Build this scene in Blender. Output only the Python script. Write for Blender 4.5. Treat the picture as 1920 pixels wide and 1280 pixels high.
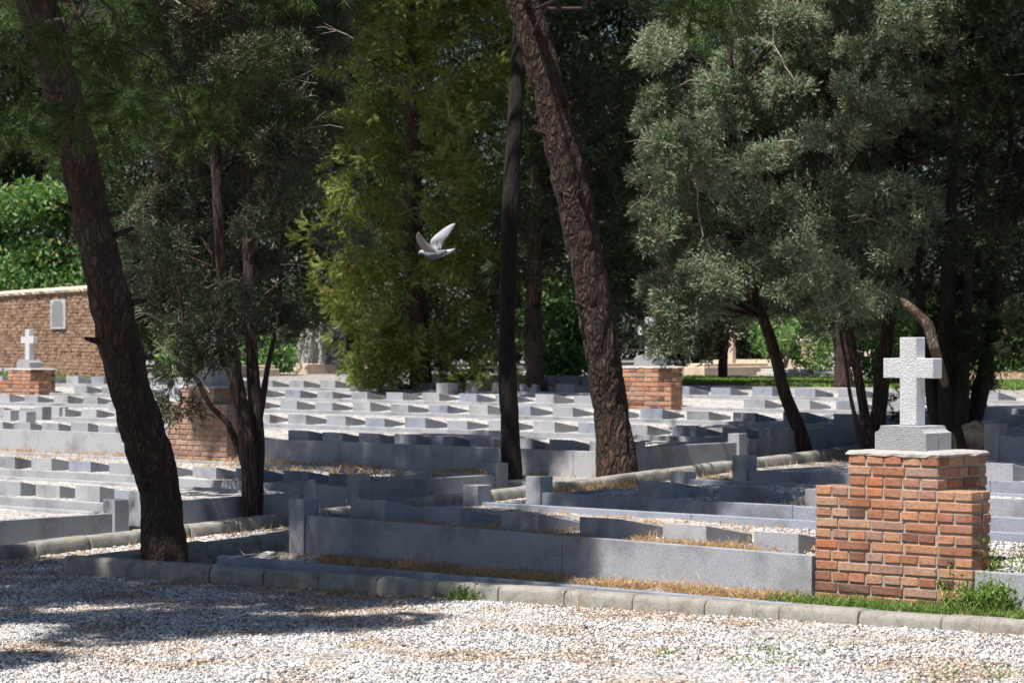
import bpy, bmesh, math, random
import numpy as np
from mathutils import Vector, Matrix, noise as mnoise

scn = bpy.context.scene
for o in list(bpy.data.objects): bpy.data.objects.remove(o)
COL = scn.collection
R = math.radians

# ---------------------------------------------------------------- camera
F = 4900.0                      # focal length in photo pixels (1920 wide)
HC = 1.7
HY = 634.0                      # horizon row
cam_d = bpy.data.cameras.new('camera'); cam = bpy.data.objects.new('camera', cam_d); COL.objects.link(cam)
cam_d.sensor_width = 36.0; cam_d.lens = F/1920*36.0
cam_d.clip_start = 0.5; cam_d.clip_end = 600
cam.location = (0, 0, HC); cam.rotation_euler = (R(90)-math.atan((640-HY)/F), 0, 0)
cam_d.dof.use_dof = True; cam_d.dof.focus_distance = 17.6; cam_d.dof.aperture_fstop = 6.3
scn.camera = cam

# ---------------------------------------------------------------- light
ELEV = R(60)
SH = Vector((-0.61, -0.79, 0)).normalized()
S = Vector((SH.x*math.cos(ELEV), SH.y*math.cos(ELEV), math.sin(ELEV)))
sd = bpy.data.lights.new('sun', 'SUN'); sd.energy = 5.0; sd.angle = R(0.53); sd.color = (1.0, 0.955, 0.89)
sun = bpy.data.objects.new('sun', sd); COL.objects.link(sun)
sun.rotation_euler = S.to_track_quat('Z', 'Y').to_euler(); sun.location = (-10, -10, 30)
w = bpy.data.worlds.new('World'); scn.world = w; w.use_nodes = True
nt = w.node_tree; bg = nt.nodes['Background']
sky = nt.nodes.new('ShaderNodeTexSky'); sky.sky_type = 'NISHITA'; sky.sun_disc = False; sky.ozone_density = 3.0
sky.sun_elevation = ELEV; sky.sun_rotation = math.atan2(S.x, S.y)
nt.links.new(sky.outputs[0], bg.inputs[0]); bg.inputs[1].default_value = 0.05
scn.view_settings.view_transform = 'Standard'; scn.view_settings.look = 'None'
scn.view_settings.exposure = 0.8; scn.view_settings.gamma = 1.0
scn.render.engine = 'CYCLES'
scn.cycles.max_bounces = 6; scn.cycles.transparent_max_bounces = 8

# ---------------------------------------------------------------- frames
U = np.array([0.744, -0.668]); V = np.array([0.668, 0.744])
ROT = math.atan2(U[1], U[0])
def AB(a, b, z=0.0): return Vector((a*U[0]+b*V[0], a*U[1]+b*V[1], z))
def toAB(x, y): return (x*U[0]+y*U[1], x*V[0]+y*V[1])
def PT(px, py, t): return Vector(((px-960)/F*t, t, HC+(HY-py)/F*t))
def PG(px, py, z):
    t = (HC-z)*F/(py-HY); return PT(px, py, t)
def zground(a, b):
    a = np.asarray(a, float); b = np.asarray(b, float)
    zb = np.interp(b, [-20, 13, 16, 20.5, 22.6, 25, 27, 29.8, 32.2, 34.5, 40, 60, 120],
                   [0, 0.0, .10, .25, .33, .43, .5, .66, .78, .86, .88, .95, 1.0])
    ta = np.clip(a+8, -10.5, 4)*0.02
    k = np.clip((34-b)/8, 0, 1)
    return zb+ta*k

# ---------------------------------------------------------------- materials
def new_mat(name):
    m = bpy.data.materials.new(name); m.use_nodes = True
    n = m.node_tree.nodes; l = m.node_tree.links
    return m, n, l, n['Principled BSDF']
def N(n, typ, **kw):
    o = n.new(typ)
    for k, v in kw.items():
        if k.startswith('_'): setattr(o, k[1:], v)
        else: o.inputs[k.replace('__', ' ')].default_value = v
    return o
def ramp(n, stops):
    r = n.new('ShaderNodeValToRGB'); e = r.color_ramp.elements
    while len(e) < len(stops): e.new(0.5)
    for i, (p, c) in enumerate(stops): e[i].position = p; e[i].color = (*c, 1)
    return r
def mixc(n, l, a, b, f, mode='MIX'):
    m = n.new('ShaderNodeMix'); m.data_type = 'RGBA'; m.blend_type = mode
    for idx, v in ((6, a), (7, b), (0, f)):
        if isinstance(v, (int, float)): m.inputs[idx].default_value = v
        elif isinstance(v, tuple): m.inputs[idx].default_value = (*v, 1)
        else: l.new(v, m.inputs[idx])
    return m.outputs[2]
def bump(n, l, h, dist, strength=1.0, nrm=None):
    b = n.new('ShaderNodeBump'); b.inputs['Strength'].default_value = strength; b.inputs['Distance'].default_value = dist
    l.new(h, b.inputs['Height'])
    if nrm is not None: l.new(nrm, b.inputs['Normal'])
    return b.outputs[0]
def pos(n):
    return n.new('ShaderNodeNewGeometry').outputs['Position']

def mat_granite(name, base, speck=0.16, warm=0.0, rough=0.85):
    m, n, l, p = new_mat(name); P = pos(n)
    a = N(n, 'ShaderNodeTexNoise', Scale=160.0, Detail=3.0); l.new(P, a.inputs['Vector'])
    b = N(n, 'ShaderNodeTexNoise', Scale=2.2, Detail=5.0, Roughness=.62); l.new(P, b.inputs['Vector'])
    r1 = ramp(n, [(0.33, tuple(c*(1-speck*2.6) for c in base)), (0.5, base), (0.68, tuple(min(1, c*(1+speck*1.5)) for c in base))])
    l.new(a.outputs[0], r1.inputs[0])
    r2 = ramp(n, [(0.3, (.56, .53, .50)), (0.52, (1, 1, 1)), (.8, (1.0, .98, .95))]); l.new(b.outputs[0], r2.inputs[0])
    c = mixc(n, l, r1.outputs[0], r2.outputs[0], 1.0, 'MULTIPLY')
    # soil and water stains of their own shape
    s = N(n, 'ShaderNodeTexNoise', Scale=6.0, Detail=8.0, Roughness=.7); l.new(P, s.inputs['Vector'])
    r3 = ramp(n, [(0.62, (0, 0, 0)), (0.78, (1, 1, 1))]); l.new(s.outputs[0], r3.inputs[0])
    mm = n.new('ShaderNodeMath'); mm.operation = 'MULTIPLY'; mm.inputs[1].default_value = .45; l.new(r3.outputs[0], mm.inputs[0])
    c = mixc(n, l, c, (.20, .16, .12), mm.outputs[0])
    l.new(c, p.inputs['Base Color']); p.inputs['Roughness'].default_value = rough
    l.new(bump(n, l, a.outputs[0], .003, .6), p.inputs['Normal'])
    return m
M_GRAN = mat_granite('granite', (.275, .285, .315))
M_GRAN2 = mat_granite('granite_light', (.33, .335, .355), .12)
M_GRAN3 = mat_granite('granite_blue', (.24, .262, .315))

def mat_concrete():
    m, n, l, p = new_mat('kerb_concrete'); P = pos(n)
    a = N(n, 'ShaderNodeTexNoise', Scale=9.0, Detail=9.0, Roughness=.7); l.new(P, a.inputs['Vector'])
    b = N(n, 'ShaderNodeTexNoise', Scale=140.0, Detail=4.0, Roughness=.7); l.new(P, b.inputs['Vector'])
    r = ramp(n, [(.3, (.20, .18, .15)), (.5, (.36, .345, .315)), (.75, (.46, .44, .41))]); l.new(a.outputs[0], r.inputs[0])
    rb = ramp(n, [(.35, (.6, .6, .6)), (.55, (1, 1, 1))]); l.new(b.outputs[0], rb.inputs[0])
    c = mixc(n, l, r.outputs[0], rb.outputs[0], 1.0, 'MULTIPLY')
    geo = n.new('ShaderNodeNewGeometry')
    rr = ramp(n, [(0, (.8, .8, .8)), (1, (1.06, 1.04, 1))]); l.new(geo.outputs['Random Per Island'], rr.inputs[0])
    c = mixc(n, l, c, rr.outputs[0], 1.0, 'MULTIPLY')
    l.new(c, p.inputs['Base Color']); p.inputs['Roughness'].default_value = .95
    v = n.new('ShaderNodeMath'); v.operation = 'ADD'; l.new(a.outputs[0], v.inputs[0]); l.new(b.outputs[0], v.inputs[1])
    l.new(bump(n, l, v.outputs[0], .012, .9), p.inputs['Normal'])
    return m
M_KERB = mat_concrete()

def mat_gravel(name='gravel', litter=.5, scale=34.0, dark=1.0, lit_lo=.52):
    m, n, l, p = new_mat(name); P = pos(n)
    wv = N(n, 'ShaderNodeTexNoise', Scale=30.0, Detail=2.0); l.new(P, wv.inputs['Vector'])
    add = n.new('ShaderNodeVectorMath'); add.operation = 'MULTIPLY_ADD'; l.new(wv.outputs[1], add.inputs[0])
    add.inputs[1].default_value = (.02, .02, .02); l.new(P, add.inputs[2])
    vo = N(n, 'ShaderNodeTexVoronoi', Scale=scale, Randomness=1.0); l.new(add.outputs[0], vo.inputs['Vector'])
    sep = n.new('ShaderNodeSeparateColor'); l.new(vo.outputs['Color'], sep.inputs[0])
    k = dark
    r = ramp(n, [(0, (.13*k, .13*k, .14*k)), (.18, (.30*k, .30*k, .32*k)), (.4, (.50*k, .49*k, .48*k)), (.62, (.60*k, .55*k, .49*k)), (.8, (.45*k, .40*k, .36*k)), (1, (.72*k, .70*k, .68*k))])
    l.new(sep.outputs[0], r.inputs[0])
    e = ramp(n, [(0.0, (1, 1, 1)), (.55, (.95, .95, .95)), (.85, (.28, .26, .24))]); 
    ml = n.new('ShaderNodeMath'); ml.operation = 'MULTIPLY'; ml.inputs[1].default_value = scale*.03; l.new(vo.outputs['Distance'], ml.inputs[0])
    ds = n.new('ShaderNodeMath'); ds.operation = 'MULTIPLY'; ds.inputs[1].default_value = 1.0; l.new(vo.outputs['Distance'], ds.inputs[0])
    l.new(ds.outputs[0], e.inputs[0])
    c = mixc(n, l, r.outputs[0], e.outputs[0], 1.0, 'MULTIPLY')
    b = N(n, 'ShaderNodeTexNoise', Scale=1.3, Detail=7.0, Roughness=.68); l.new(P, b.inputs['Vector'])
    rb = ramp(n, [(lit_lo, (0, 0, 0)), (lit_lo+.14, (1, 1, 1))]); l.new(b.outputs[0], rb.inputs[0])
    mm = n.new('ShaderNodeMath'); mm.operation = 'MULTIPLY'; mm.inputs[1].default_value = litter; l.new(rb.outputs[0], mm.inputs[0])
    s = N(n, 'ShaderNodeTexNoise', Scale=70.0, Detail=3.0); l.new(P, s.inputs['Vector'])
    rs = ramp(n, [(.35, (.10, .055, .03)), (.6, (.36, .22, .12))]); l.new(s.outputs[0], rs.inputs[0])
    c = mixc(n, l, c, rs.outputs[0], mm.outputs[0])
    l.new(c, p.inputs['Base Color']); p.inputs['Roughness'].default_value = .92
    inv = n.new('ShaderNodeMath'); inv.operation = 'SUBTRACT'; inv.inputs[0].default_value = 1.0; l.new(vo.outputs['Distance'], inv.inputs[1])
    hh = n.new('ShaderNodeMath'); hh.operation = 'MULTIPLY_ADD'; l.new(sep.outputs[1], hh.inputs[0]); hh.inputs[1].default_value = .7; l.new(inv.outputs[0], hh.inputs[2])
    l.new(bump(n, l, hh.outputs[0], .018, 1.0), p.inputs['Normal'])
    return m
M_GRAVEL = mat_gravel('gravel', .5, dark=.8)
M_BED = mat_gravel('bed_gravel', .35, 36.0, 1.1, .56)
M_BEDDRY = mat_gravel('bed_gravel_dry', .75, 36.0, 1.05, .46)

def mat_stone_chip():
    m, n, l, p = new_mat('stone_chip')
    g = n.new('ShaderNodeNewGeometry')
    r = ramp(n, [(0, (.09, .09, .11)), (.12, (.24, .25, .28)), (.28, (.46, .46, .48)), (.55, (.62, .59, .55)), (.66, (.42, .34, .28)), (.74, (.66, .64, .62)), (1, (.76, .74, .72))])
    l.new(g.outputs['Random Per Island'], r.inputs[0])
    a = N(n, 'ShaderNodeTexNoise', Scale=220.0, Detail=2.0); l.new(g.outputs['Position'], a.inputs['Vector'])
    ra = ramp(n, [(.3, (.7, .7, .7)), (.6, (1, 1, 1))]); l.new(a.outputs[0], ra.inputs[0])
    pn = N(n, 'ShaderNodeTexNoise', Scale=1.1, Detail=8.0, Roughness=.7); l.new(g.outputs['Position'], pn.inputs['Vector'])
    rp = ramp(n, [(.50, (1, 1, 1)), (.60, (.80, .68, .56)), (.72, (.62, .47, .36))]); l.new(pn.outputs[0], rp.inputs[0])
    c = mixc(n, l, r.outputs[0], ra.outputs[0], 1.0, 'MULTIPLY'); c = mixc(n, l, c, rp.outputs[0], 1.0, 'MULTIPLY')
    l.new(c, p.inputs['Base Color']); p.inputs['Roughness'].default_value = .88
    return m
M_CHIP = mat_stone_chip()

def mat_brick(name, stops, dirt=.35):
    m, n, l, p = new_mat(name); g = n.new('ShaderNodeNewGeometry'); P = g.outputs['Position']
    r = ramp(n, stops); l.new(g.outputs['Random Per Island'], r.inputs[0])
    a = N(n, 'ShaderNodeTexNoise', Scale=38.0, Detail=7.0, Roughness=.7); l.new(P, a.inputs['Vector'])
    ra = ramp(n, [(.3, (.55, .52, .5)), (.5, (1, 1, 1)), (.75, (1.18, 1.12, 1.05))]); l.new(a.outputs[0], ra.inputs[0])
    c = mixc(n, l, r.outputs[0], ra.outputs[0], 1.0, 'MULTIPLY')
    b = N(n, 'ShaderNodeTexNoise', Scale=3.2, Detail=6.0, Roughness=.65); l.new(P, b.inputs['Vector'])
    rb = ramp(n, [(.5, (0, 0, 0)), (.75, (1, 1, 1))]); l.new(b.outputs[0], rb.inputs[0])
    mm = n.new('ShaderNodeMath'); mm.operation = 'MULTIPLY'; mm.inputs[1].default_value = dirt; l.new(rb.outputs[0], mm.inputs[0])
    c = mixc(n, l, c, (.36, .28, .22), mm.outputs[0])
    l.new(c, p.inputs['Base Color']); p.inputs['Roughness'].default_value = .93
    cr = N(n, 'ShaderNodeTexNoise', Scale=90.0, Detail=5.0, Roughness=.8); l.new(P, cr.inputs['Vector'])
    v = n.new('ShaderNodeMath'); v.operation = 'ADD'; l.new(a.outputs[0], v.inputs[0]); l.new(cr.outputs[0], v.inputs[1])
    l.new(bump(n, l, v.outputs[0], .008, 1.0), p.inputs['Normal'])
    return m
M_BRICK = mat_brick('red_brick', [(0, (.10, .05, .035)), (.10, (.24, .10, .06)), (.3, (.34, .15, .085)), (.5, (.43, .215, .12)), (.68, (.41, .24, .155)), (.8, (.31, .20, .155)), (.9, (.42, .12, .045)), (1, (.48, .29, .17))], .3)
M_BRICK_OLD = mat_brick('pale_brick', [(0, (.24, .13, .09)), (.4, (.34, .20, .14)), (.8, (.38, .25, .18)), (1, (.34, .16, .09))], .5)
M_BRICK_WALL = mat_brick('ochre_brick', [(0, (.10, .05, .035)), (.12, (.19, .10, .06)), (.4, (.235, .14, .085)), (.7, (.28, .175, .11)), (1, (.33, .225, .145))], .25)

def mat_plain(name, col, rough=.9, nscale=20.0, lo=.75, bmp=.004, bscale=60.0):
    m, n, l, p = new_mat(name); P = pos(n)
    a = N(n, 'ShaderNodeTexNoise', Scale=nscale, Detail=7.0, Roughness=.65); l.new(P, a.inputs['Vector'])
    r = ramp(n, [(.3, tuple(c*lo for c in col)), (.55, col), (.8, tuple(min(1, c*1.1) for c in col))]); l.new(a.outputs[0], r.inputs[0])
    l.new(r.outputs[0], p.inputs['Base Color']); p.inputs['Roughness'].default_value = rough
    b = N(n, 'ShaderNodeTexNoise', Scale=bscale, Detail=5.0, Roughness=.7); l.new(P, b.inputs['Vector'])
    l.new(bump(n, l, b.outputs[0], bmp, 1.0), p.inputs['Normal'])
    return m
M_MORTAR = mat_plain('mortar', (.36, .33, .29), .95, 25, .7, .01, 110)
M_MORTAR_D = mat_plain('wall_mortar', (.22, .165, .11), .95, 12, .7, .01, 60)
M_CAP = mat_plain('cap_mortar', (.42, .40, .38), .95, 14, .7, .008, 120)
M_COPING = mat_plain('coping_mud', (.55, .46, .36), .95, 5, .7, .02, 20)
M_PALE = mat_plain('pale_stone', (.42, .40, .37), .8, 3, .7, .003, 50)
M_BEIGE = mat_plain('beige_stone', (.55, .44, .33), .85, 4, .7, .004, 40)
M_PLAQUE = mat_plain('plaque_stone', (.40, .41, .43), .6, 40, .85, .001, 60)
M_INK = mat_plain('engraved_paint', (.10, .10, .11), .8)
M_BLACK = mat_plain('dark_stain', (.06, .05, .05), .9)

def mat_crossstone(nm='chiselled_stone', kk=1.0):
    m, n, l, p = new_mat(nm); P = pos(n)
    mp = n.new('ShaderNodeMapping'); mp.inputs['Rotation'].default_value = (0, R(-24), ROT*-1.0); mp.inputs['Scale'].default_value = (1, 1, 2.1); l.new(P, mp.inputs['Vector'])
    a = N(n, 'ShaderNodeTexNoise', Scale=66.0, Detail=5.0, Roughness=.6, Distortion=.5); l.new(mp.outputs[0], a.inputs['Vector'])
    # only the dressed front face (normal against the V axis) is hammered
    g = n.new('ShaderNodeNewGeometry'); d = n.new('ShaderNodeVectorMath'); d.operation = 'DOT_PRODUCT'
    l.new(g.outputs['True Normal'], d.inputs[0]); d.inputs[1].default_value = (-V[0], -V[1], 0)
    gr = n.new('ShaderNodeMath'); gr.operation = 'GREATER_THAN'; gr.inputs[1].default_value = .6; l.new(d.outputs['Value'], gr.inputs[0])
    st = n.new('ShaderNodeMath'); st.operation = 'MULTIPLY_ADD'; st.inputs[1].default_value = .85; st.inputs[2].default_value = .15; l.new(gr.outputs[0], st.inputs[0])
    c = ramp(n, [(.3, (.46*kk, .465*kk, .49*kk)), (.5, (.60*kk, .605*kk, .63*kk)), (.8, (.66*kk, .66*kk, .68*kk))]); l.new(a.outputs[0], c.inputs[0])
    b2 = N(n, 'ShaderNodeTexNoise', Scale=7.0, Detail=6.0, Roughness=.65); l.new(P, b2.inputs['Vector'])
    c2 = ramp(n, [(.3, (.86, .85, .83)), (.6, (1, 1, 1))]); l.new(b2.outputs[0], c2.inputs[0])
    l.new(mixc(n, l, c.outputs[0], c2.outputs[0], 1.0, 'MULTIPLY'), p.inputs['Base Color']); p.inputs['Roughness'].default_value = .85
    b = n.new('ShaderNodeBump'); b.inputs['Distance'].default_value = .03; l.new(st.outputs[0], b.inputs['Strength']); l.new(a.outputs[0], b.inputs['Height'])
    l.new(b.outputs[0], p.inputs['Normal'])
    return m
M_CROSS = mat_crossstone()
M_PLINTH = mat_crossstone('hammered_grey_stone', .6)

def mat_bark(name, dark, mid, light, vs=14.0, zs=.35, dist=.03):
    m, n, l, p = new_mat(name); P = pos(n)
    mp = n.new('ShaderNodeMapping'); mp.inputs['Scale'].default_value = (1, 1, zs); l.new(P, mp.inputs['Vector'])
    w_ = N(n, 'ShaderNodeTexNoise', Scale=5.0, Detail=4.0); l.new(mp.outputs[0], w_.inputs['Vector'])
    ad = n.new('ShaderNodeVectorMath'); ad.operation = 'MULTIPLY_ADD'; l.new(w_.outputs[1], ad.inputs[0]); ad.inputs[1].default_value = (.26, .26, .26); l.new(mp.outputs[0], ad.inputs[2])
    vo = N(n, 'ShaderNodeTexVoronoi', Scale=vs, _feature='DISTANCE_TO_EDGE'); l.new(ad.outputs[0], vo.inputs['Vector'])
    r = ramp(n, [(0, (0, 0, 0)), (.42, (1, 1, 1))]); l.new(vo.outputs['Distance'], r.inputs[0])
    a = N(n, 'ShaderNodeTexNoise', Scale=9.0, Detail=6.0, Roughness=.7); l.new(mp.outputs[0], a.inputs['Vector'])
    bl = N(n, 'ShaderNodeTexNoise', Scale=1.6, Detail=3.0); l.new(P, bl.inputs['Vector']); am = n.new('ShaderNodeMath'); am.operation = 'ADD'; l.new(a.outputs[0], am.inputs[0]); l.new(bl.outputs[0], am.inputs[1])
    rc = ramp(n, [(.38, mid), (.5, tuple(x*y for x, y in zip(mid, (1.5, 1.15, .95)))), (.62, light)]); hm = n.new('ShaderNodeMath'); hm.operation = 'MULTIPLY'; hm.inputs[1].default_value = .5; l.new(am.outputs[0], hm.inputs[0]); l.new(hm.outputs[0], rc.inputs[0])
    l.new(mixc(n, l, dark, rc.outputs[0], r.outputs[0]), p.inputs['Base Color']); p.inputs['Roughness'].default_value = .95
    f = N(n, 'ShaderNodeTexNoise', Scale=70.0, Detail=4.0); l.new(P, f.inputs['Vector'])
    s = n.new('ShaderNodeMath'); s.operation = 'MULTIPLY_ADD'; l.new(f.outputs[0], s.inputs[0]); s.inputs[1].default_value = .3; l.new(r.outputs[0], s.inputs[2])
    l.new(bump(n, l, s.outputs[0], dist, 1.0), p.inputs['Normal'])
    return m
M_PINEBARK = mat_bark('pine_bark', (.018, .013, .011), (.075, .038, .025), (.125, .09, .075), 20, .30, .03)
M_CYPBARK = mat_bark('cypress_bark', (.016, .011, .010), (.075, .042, .034), (.11, .075, .06), 34, .10, .012)
M_SHADEDBARK = mat_bark('shaded_bark', (.006, .005, .0045), (.02, .014, .012), (.032, .025, .021), 34, .10, .012)  # cypress bark darkened, so the trunks carry their shade in the colour
M_DEADBARK = mat_bark('dead_wood', (.10, .07, .05), (.30, .23, .17), (.42, .35, .28), 30, .25, .02)
M_TWIG = mat_plain('twig_bark', (.20, .14, .11), .9, 30, .6)
M_GREYTWIG = mat_plain('dead_twig', (.38, .31, .27), .9, 30, .7)

def mat_leaf(name, stops, trans=.25, patch=None, pscale=1.6, plo=.6, tint=(1.0, 1.25, .45)):
    m = bpy.data.materials.new(name); m.use_nodes = True; n = m.node_tree.nodes; l = m.node_tree.links
    n.remove(n['Principled BSDF']); out = n['Material Output']
    g = n.new('ShaderNodeNewGeometry'); r = ramp(n, stops); l.new(g.outputs['Random Per Island'], r.inputs[0]); c = r.outputs[0]
    if patch:
        b = N(n, 'ShaderNodeTexNoise', Scale=pscale, Detail=4.0, Roughness=.6); l.new(g.outputs['Position'], b.inputs['Vector'])
        rb = ramp(n, [(plo, (0, 0, 0)), (plo+.1, (1, 1, 1))]); l.new(b.outputs[0], rb.inputs[0])
        c = mixc(n, l, c, patch, rb.outputs[0])
    d = n.new('ShaderNodeBsdfPrincipled'); l.new(c, d.inputs['Base Color']); d.inputs['Roughness'].default_value = .55
    d.inputs['Specular IOR Level'].default_value = .35
    t = n.new('ShaderNodeBsdfTranslucent'); tc = mixc(n, l, c, tint, 1.0, 'MULTIPLY'); l.new(tc, t.inputs['Color'])
    mx = n.new('ShaderNodeMixShader'); mx.inputs[0].default_value = trans; l.new(d.outputs[0], mx.inputs[1]); l.new(t.outputs[0], mx.inputs[2])
    l.new(mx.outputs[0], out.inputs['Surface'])
    return m
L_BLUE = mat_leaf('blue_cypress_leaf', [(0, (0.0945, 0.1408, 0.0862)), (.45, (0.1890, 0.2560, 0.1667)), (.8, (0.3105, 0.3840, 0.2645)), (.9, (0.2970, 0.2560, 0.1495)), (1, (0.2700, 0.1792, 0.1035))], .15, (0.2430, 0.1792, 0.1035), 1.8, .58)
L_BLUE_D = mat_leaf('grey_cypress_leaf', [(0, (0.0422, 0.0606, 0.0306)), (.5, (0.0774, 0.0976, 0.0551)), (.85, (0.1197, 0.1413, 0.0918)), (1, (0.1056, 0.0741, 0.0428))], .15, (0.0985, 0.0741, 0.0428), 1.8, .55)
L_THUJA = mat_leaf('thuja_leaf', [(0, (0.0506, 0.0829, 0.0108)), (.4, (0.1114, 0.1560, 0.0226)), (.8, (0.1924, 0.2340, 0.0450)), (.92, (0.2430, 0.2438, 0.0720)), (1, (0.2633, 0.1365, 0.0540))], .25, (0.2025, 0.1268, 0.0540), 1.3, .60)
L_THUJA_D = mat_leaf('shaded_thuja_leaf', [(0, (0.0094, 0.0169, 0.0045)), (.5, (0.0188, 0.0319, 0.0075)), (.9, (0.0300, 0.0450, 0.0112)), (1, (0.0413, 0.0263, 0.0112))], .2)  # thuja green darkened to hold the shade of the tree belt
L_PINE = mat_leaf('pine_needle', [(0, (.02, .042, .008)), (.5, (.04, .078, .014)), (.9, (.085, .16, .025)), (1, (.14, .08, .035))], .22, (.11, .065, .03), 1.2, .62)
L_BROAD = mat_leaf('broad_leaf', [(0, (0.0648, 0.1404, 0.0324)), (.35, (0.1080, 0.2052, 0.0594)), (.7, (0.1620, 0.2592, 0.1404)), (.93, (0.1836, 0.3240, 0.0648)), (1, (0.3672, 0.2592, 0.0756))], .35)
L_WOOD = mat_leaf('wood_leaf', [(0, (0.0081, 0.0149, 0.0040)), (.6, (0.0162, 0.0270, 0.0068)), (1, (0.0297, 0.0459, 0.0108))], .25)  # leaf colour lowered so the far trees look shaded
L_GRASS = mat_leaf('green_grass_blade', [(0, (.07, .14, .02)), (.6, (.12, .22, .035)), (.85, (.20, .26, .07)), (1, (.42, .34, .17))], .3)
L_DRY = mat_leaf('dry_grass_blade', [(0, (.22, .13, .06)), (.4, (.50, .33, .17)), (.8, (.66, .47, .26)), (1, (.34, .27, .14))], .3, tint=(1.0, .95, .8))
L_LITTER = mat_leaf('fallen_leaf', [(0, (.14, .07, .035)), (.4, (.34, .17, .08)), (.75, (.46, .27, .14)), (1, (.52, .40, .25))], .1)
L_PETAL = mat_leaf('petal', [(0, (.75, .45, .45)), (1, (.85, .75, .72))], .3)

# ---------------------------------------------------------------- mesh helpers
def mk(name, verts, faces, mat, parent=None, loc=None, smooth=False, rotz=None):
    me = bpy.data.meshes.new(name)
    verts = np.asarray(verts, np.float32).reshape(-1, 3)
    if isinstance(faces, np.ndarray):
        nf, k = faces.shape
        me.vertices.add(len(verts)); me.vertices.foreach_set('co', verts.ravel())
        me.loops.add(nf*k); me.loops.foreach_set('vertex_index', faces.astype(np.int32).ravel())
        me.polygons.add(nf); me.polygons.foreach_set('loop_start', np.arange(0, nf*k, k, dtype=np.int32))
        try: me.polygons.foreach_set('loop_total', np.full(nf, k, np.int32))
        except Exception: pass
        me.update(calc_edges=True); me.validate()
    else:
        me.from_pydata([tuple(v) for v in verts], [], [tuple(f) for f in faces]); me.update()
    if smooth: me.polygons.foreach_set('use_smooth', [True]*len(me.polygons))
    if mat: me.materials.append(mat)
    o = bpy.data.objects.new(name, me); COL.objects.link(o)
    if loc is not None: o.location = loc
    if rotz is not None: o.rotation_euler = (0, 0, rotz)
    if parent: o.parent = parent
    return o
def tag(o, label=None, cat=None, group=None, kind=None):
    if label: o['label'] = label
    if cat: o['category'] = cat
    if group: o['group'] = group
    if kind: o['kind'] = kind
    return o
def empty(name, loc, rotz=0.0):
    o = bpy.data.objects.new(name, None); COL.objects.link(o); o.location = loc; o.rotation_euler = (0, 0, rotz); o.empty_display_size = .1
    return o
def copy_obj(o, parent=None):
    c = o.copy(); COL.objects.link(c); c.parent = parent
    for ch in list(o.children): copy_obj(ch, c)
    return c
ORD = ['first', 'second', 'third', 'fourth', 'fifth', 'sixth', 'seventh', 'eighth', 'ninth', 'tenth', 'eleventh', 'twelfth', 'thirteenth', 'fourteenth', 'fifteenth', 'sixteenth', 'seventeenth', 'eighteenth', 'nineteenth', 'twentieth']
def ordn(i):
    if i < 20: return ORD[i]
    t = ['twenty', 'thirty', 'forty', 'fifty'][(i+1)//10-2]; u = (i+1) % 10
    return (['twentieth', 'thirtieth', 'fortieth', 'fiftieth'][(i+1)//10-2]) if u == 0 else t+'-'+ORD[u-1]

BOXF = [(0, 3, 2, 1), (4, 5, 6, 7), (0, 1, 5, 4), (1, 2, 6, 5), (2, 3, 7, 6), (3, 0, 4, 7)]
def boxv(x0, x1, y0, y1, z0, z1): return [(x0, y0, z0), (x1, y0, z0), (x1, y1, z0), (x0, y1, z0), (x0, y0, z1), (x1, y0, z1), (x1, y1, z1), (x0, y1, z1)]
class MB:
    def __init__(s): s.v = []; s.f = []
    def add(s, vs, fs):
        k = len(s.v); s.v += [tuple(v) for v in vs]; s.f += [tuple(i+k for i in f) for f in fs]
    def box(s, *a): s.add(boxv(*a), BOXF)
    def tube(s, pts, rad, n=8, cap=True):
        pts = [Vector(p) for p in pts]; vs = []; prev = None
        for i, p in enumerate(pts):
            d = (pts[min(i+1, len(pts)-1)]-pts[max(i-1, 0)]).normalized()
            if prev is None: x = d.orthogonal().normalized()
            else: x = (prev-d*prev.dot(d)).normalized()
            prev = x; y = d.cross(x)
            for j in range(n):
                an = 2*math.pi*j/n; vs.append(p+(x*math.cos(an)+y*math.sin(an))*rad[i])
        fs = [(i*n+j, i*n+(j+1) % n, (i+1)*n+(j+1) % n, (i+1)*n+j) for i in range(len(pts)-1) for j in range(n)]
        if cap: fs += [tuple(range(n-1, -1, -1)), tuple((len(pts)-1)*n+j for j in range(n))]
        s.add(vs, fs)
    def build(s, name, mat, parent=None, loc=None, bev=0, smooth=False, rotz=None, seg=1):
        o = mk(name, s.v, s.f, mat, parent, loc, smooth, rotz)
        if bev:
            bm = bmesh.new(); bm.from_mesh(o.data); bmesh.ops.recalc_face_normals(bm, faces=bm.faces)
            bmesh.ops.bevel(bm, geom=list(bm.edges), offset=bev, segments=seg, affect='EDGES', profile=.6); bm.to_mesh(o.data); bm.free()
        return o
def xform(vs, loc, rotz):
    m = Matrix.Translation(loc) @ Matrix.Rotation(rotz, 4, 'Z'); return [m @ Vector(v) for v in vs]

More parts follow.
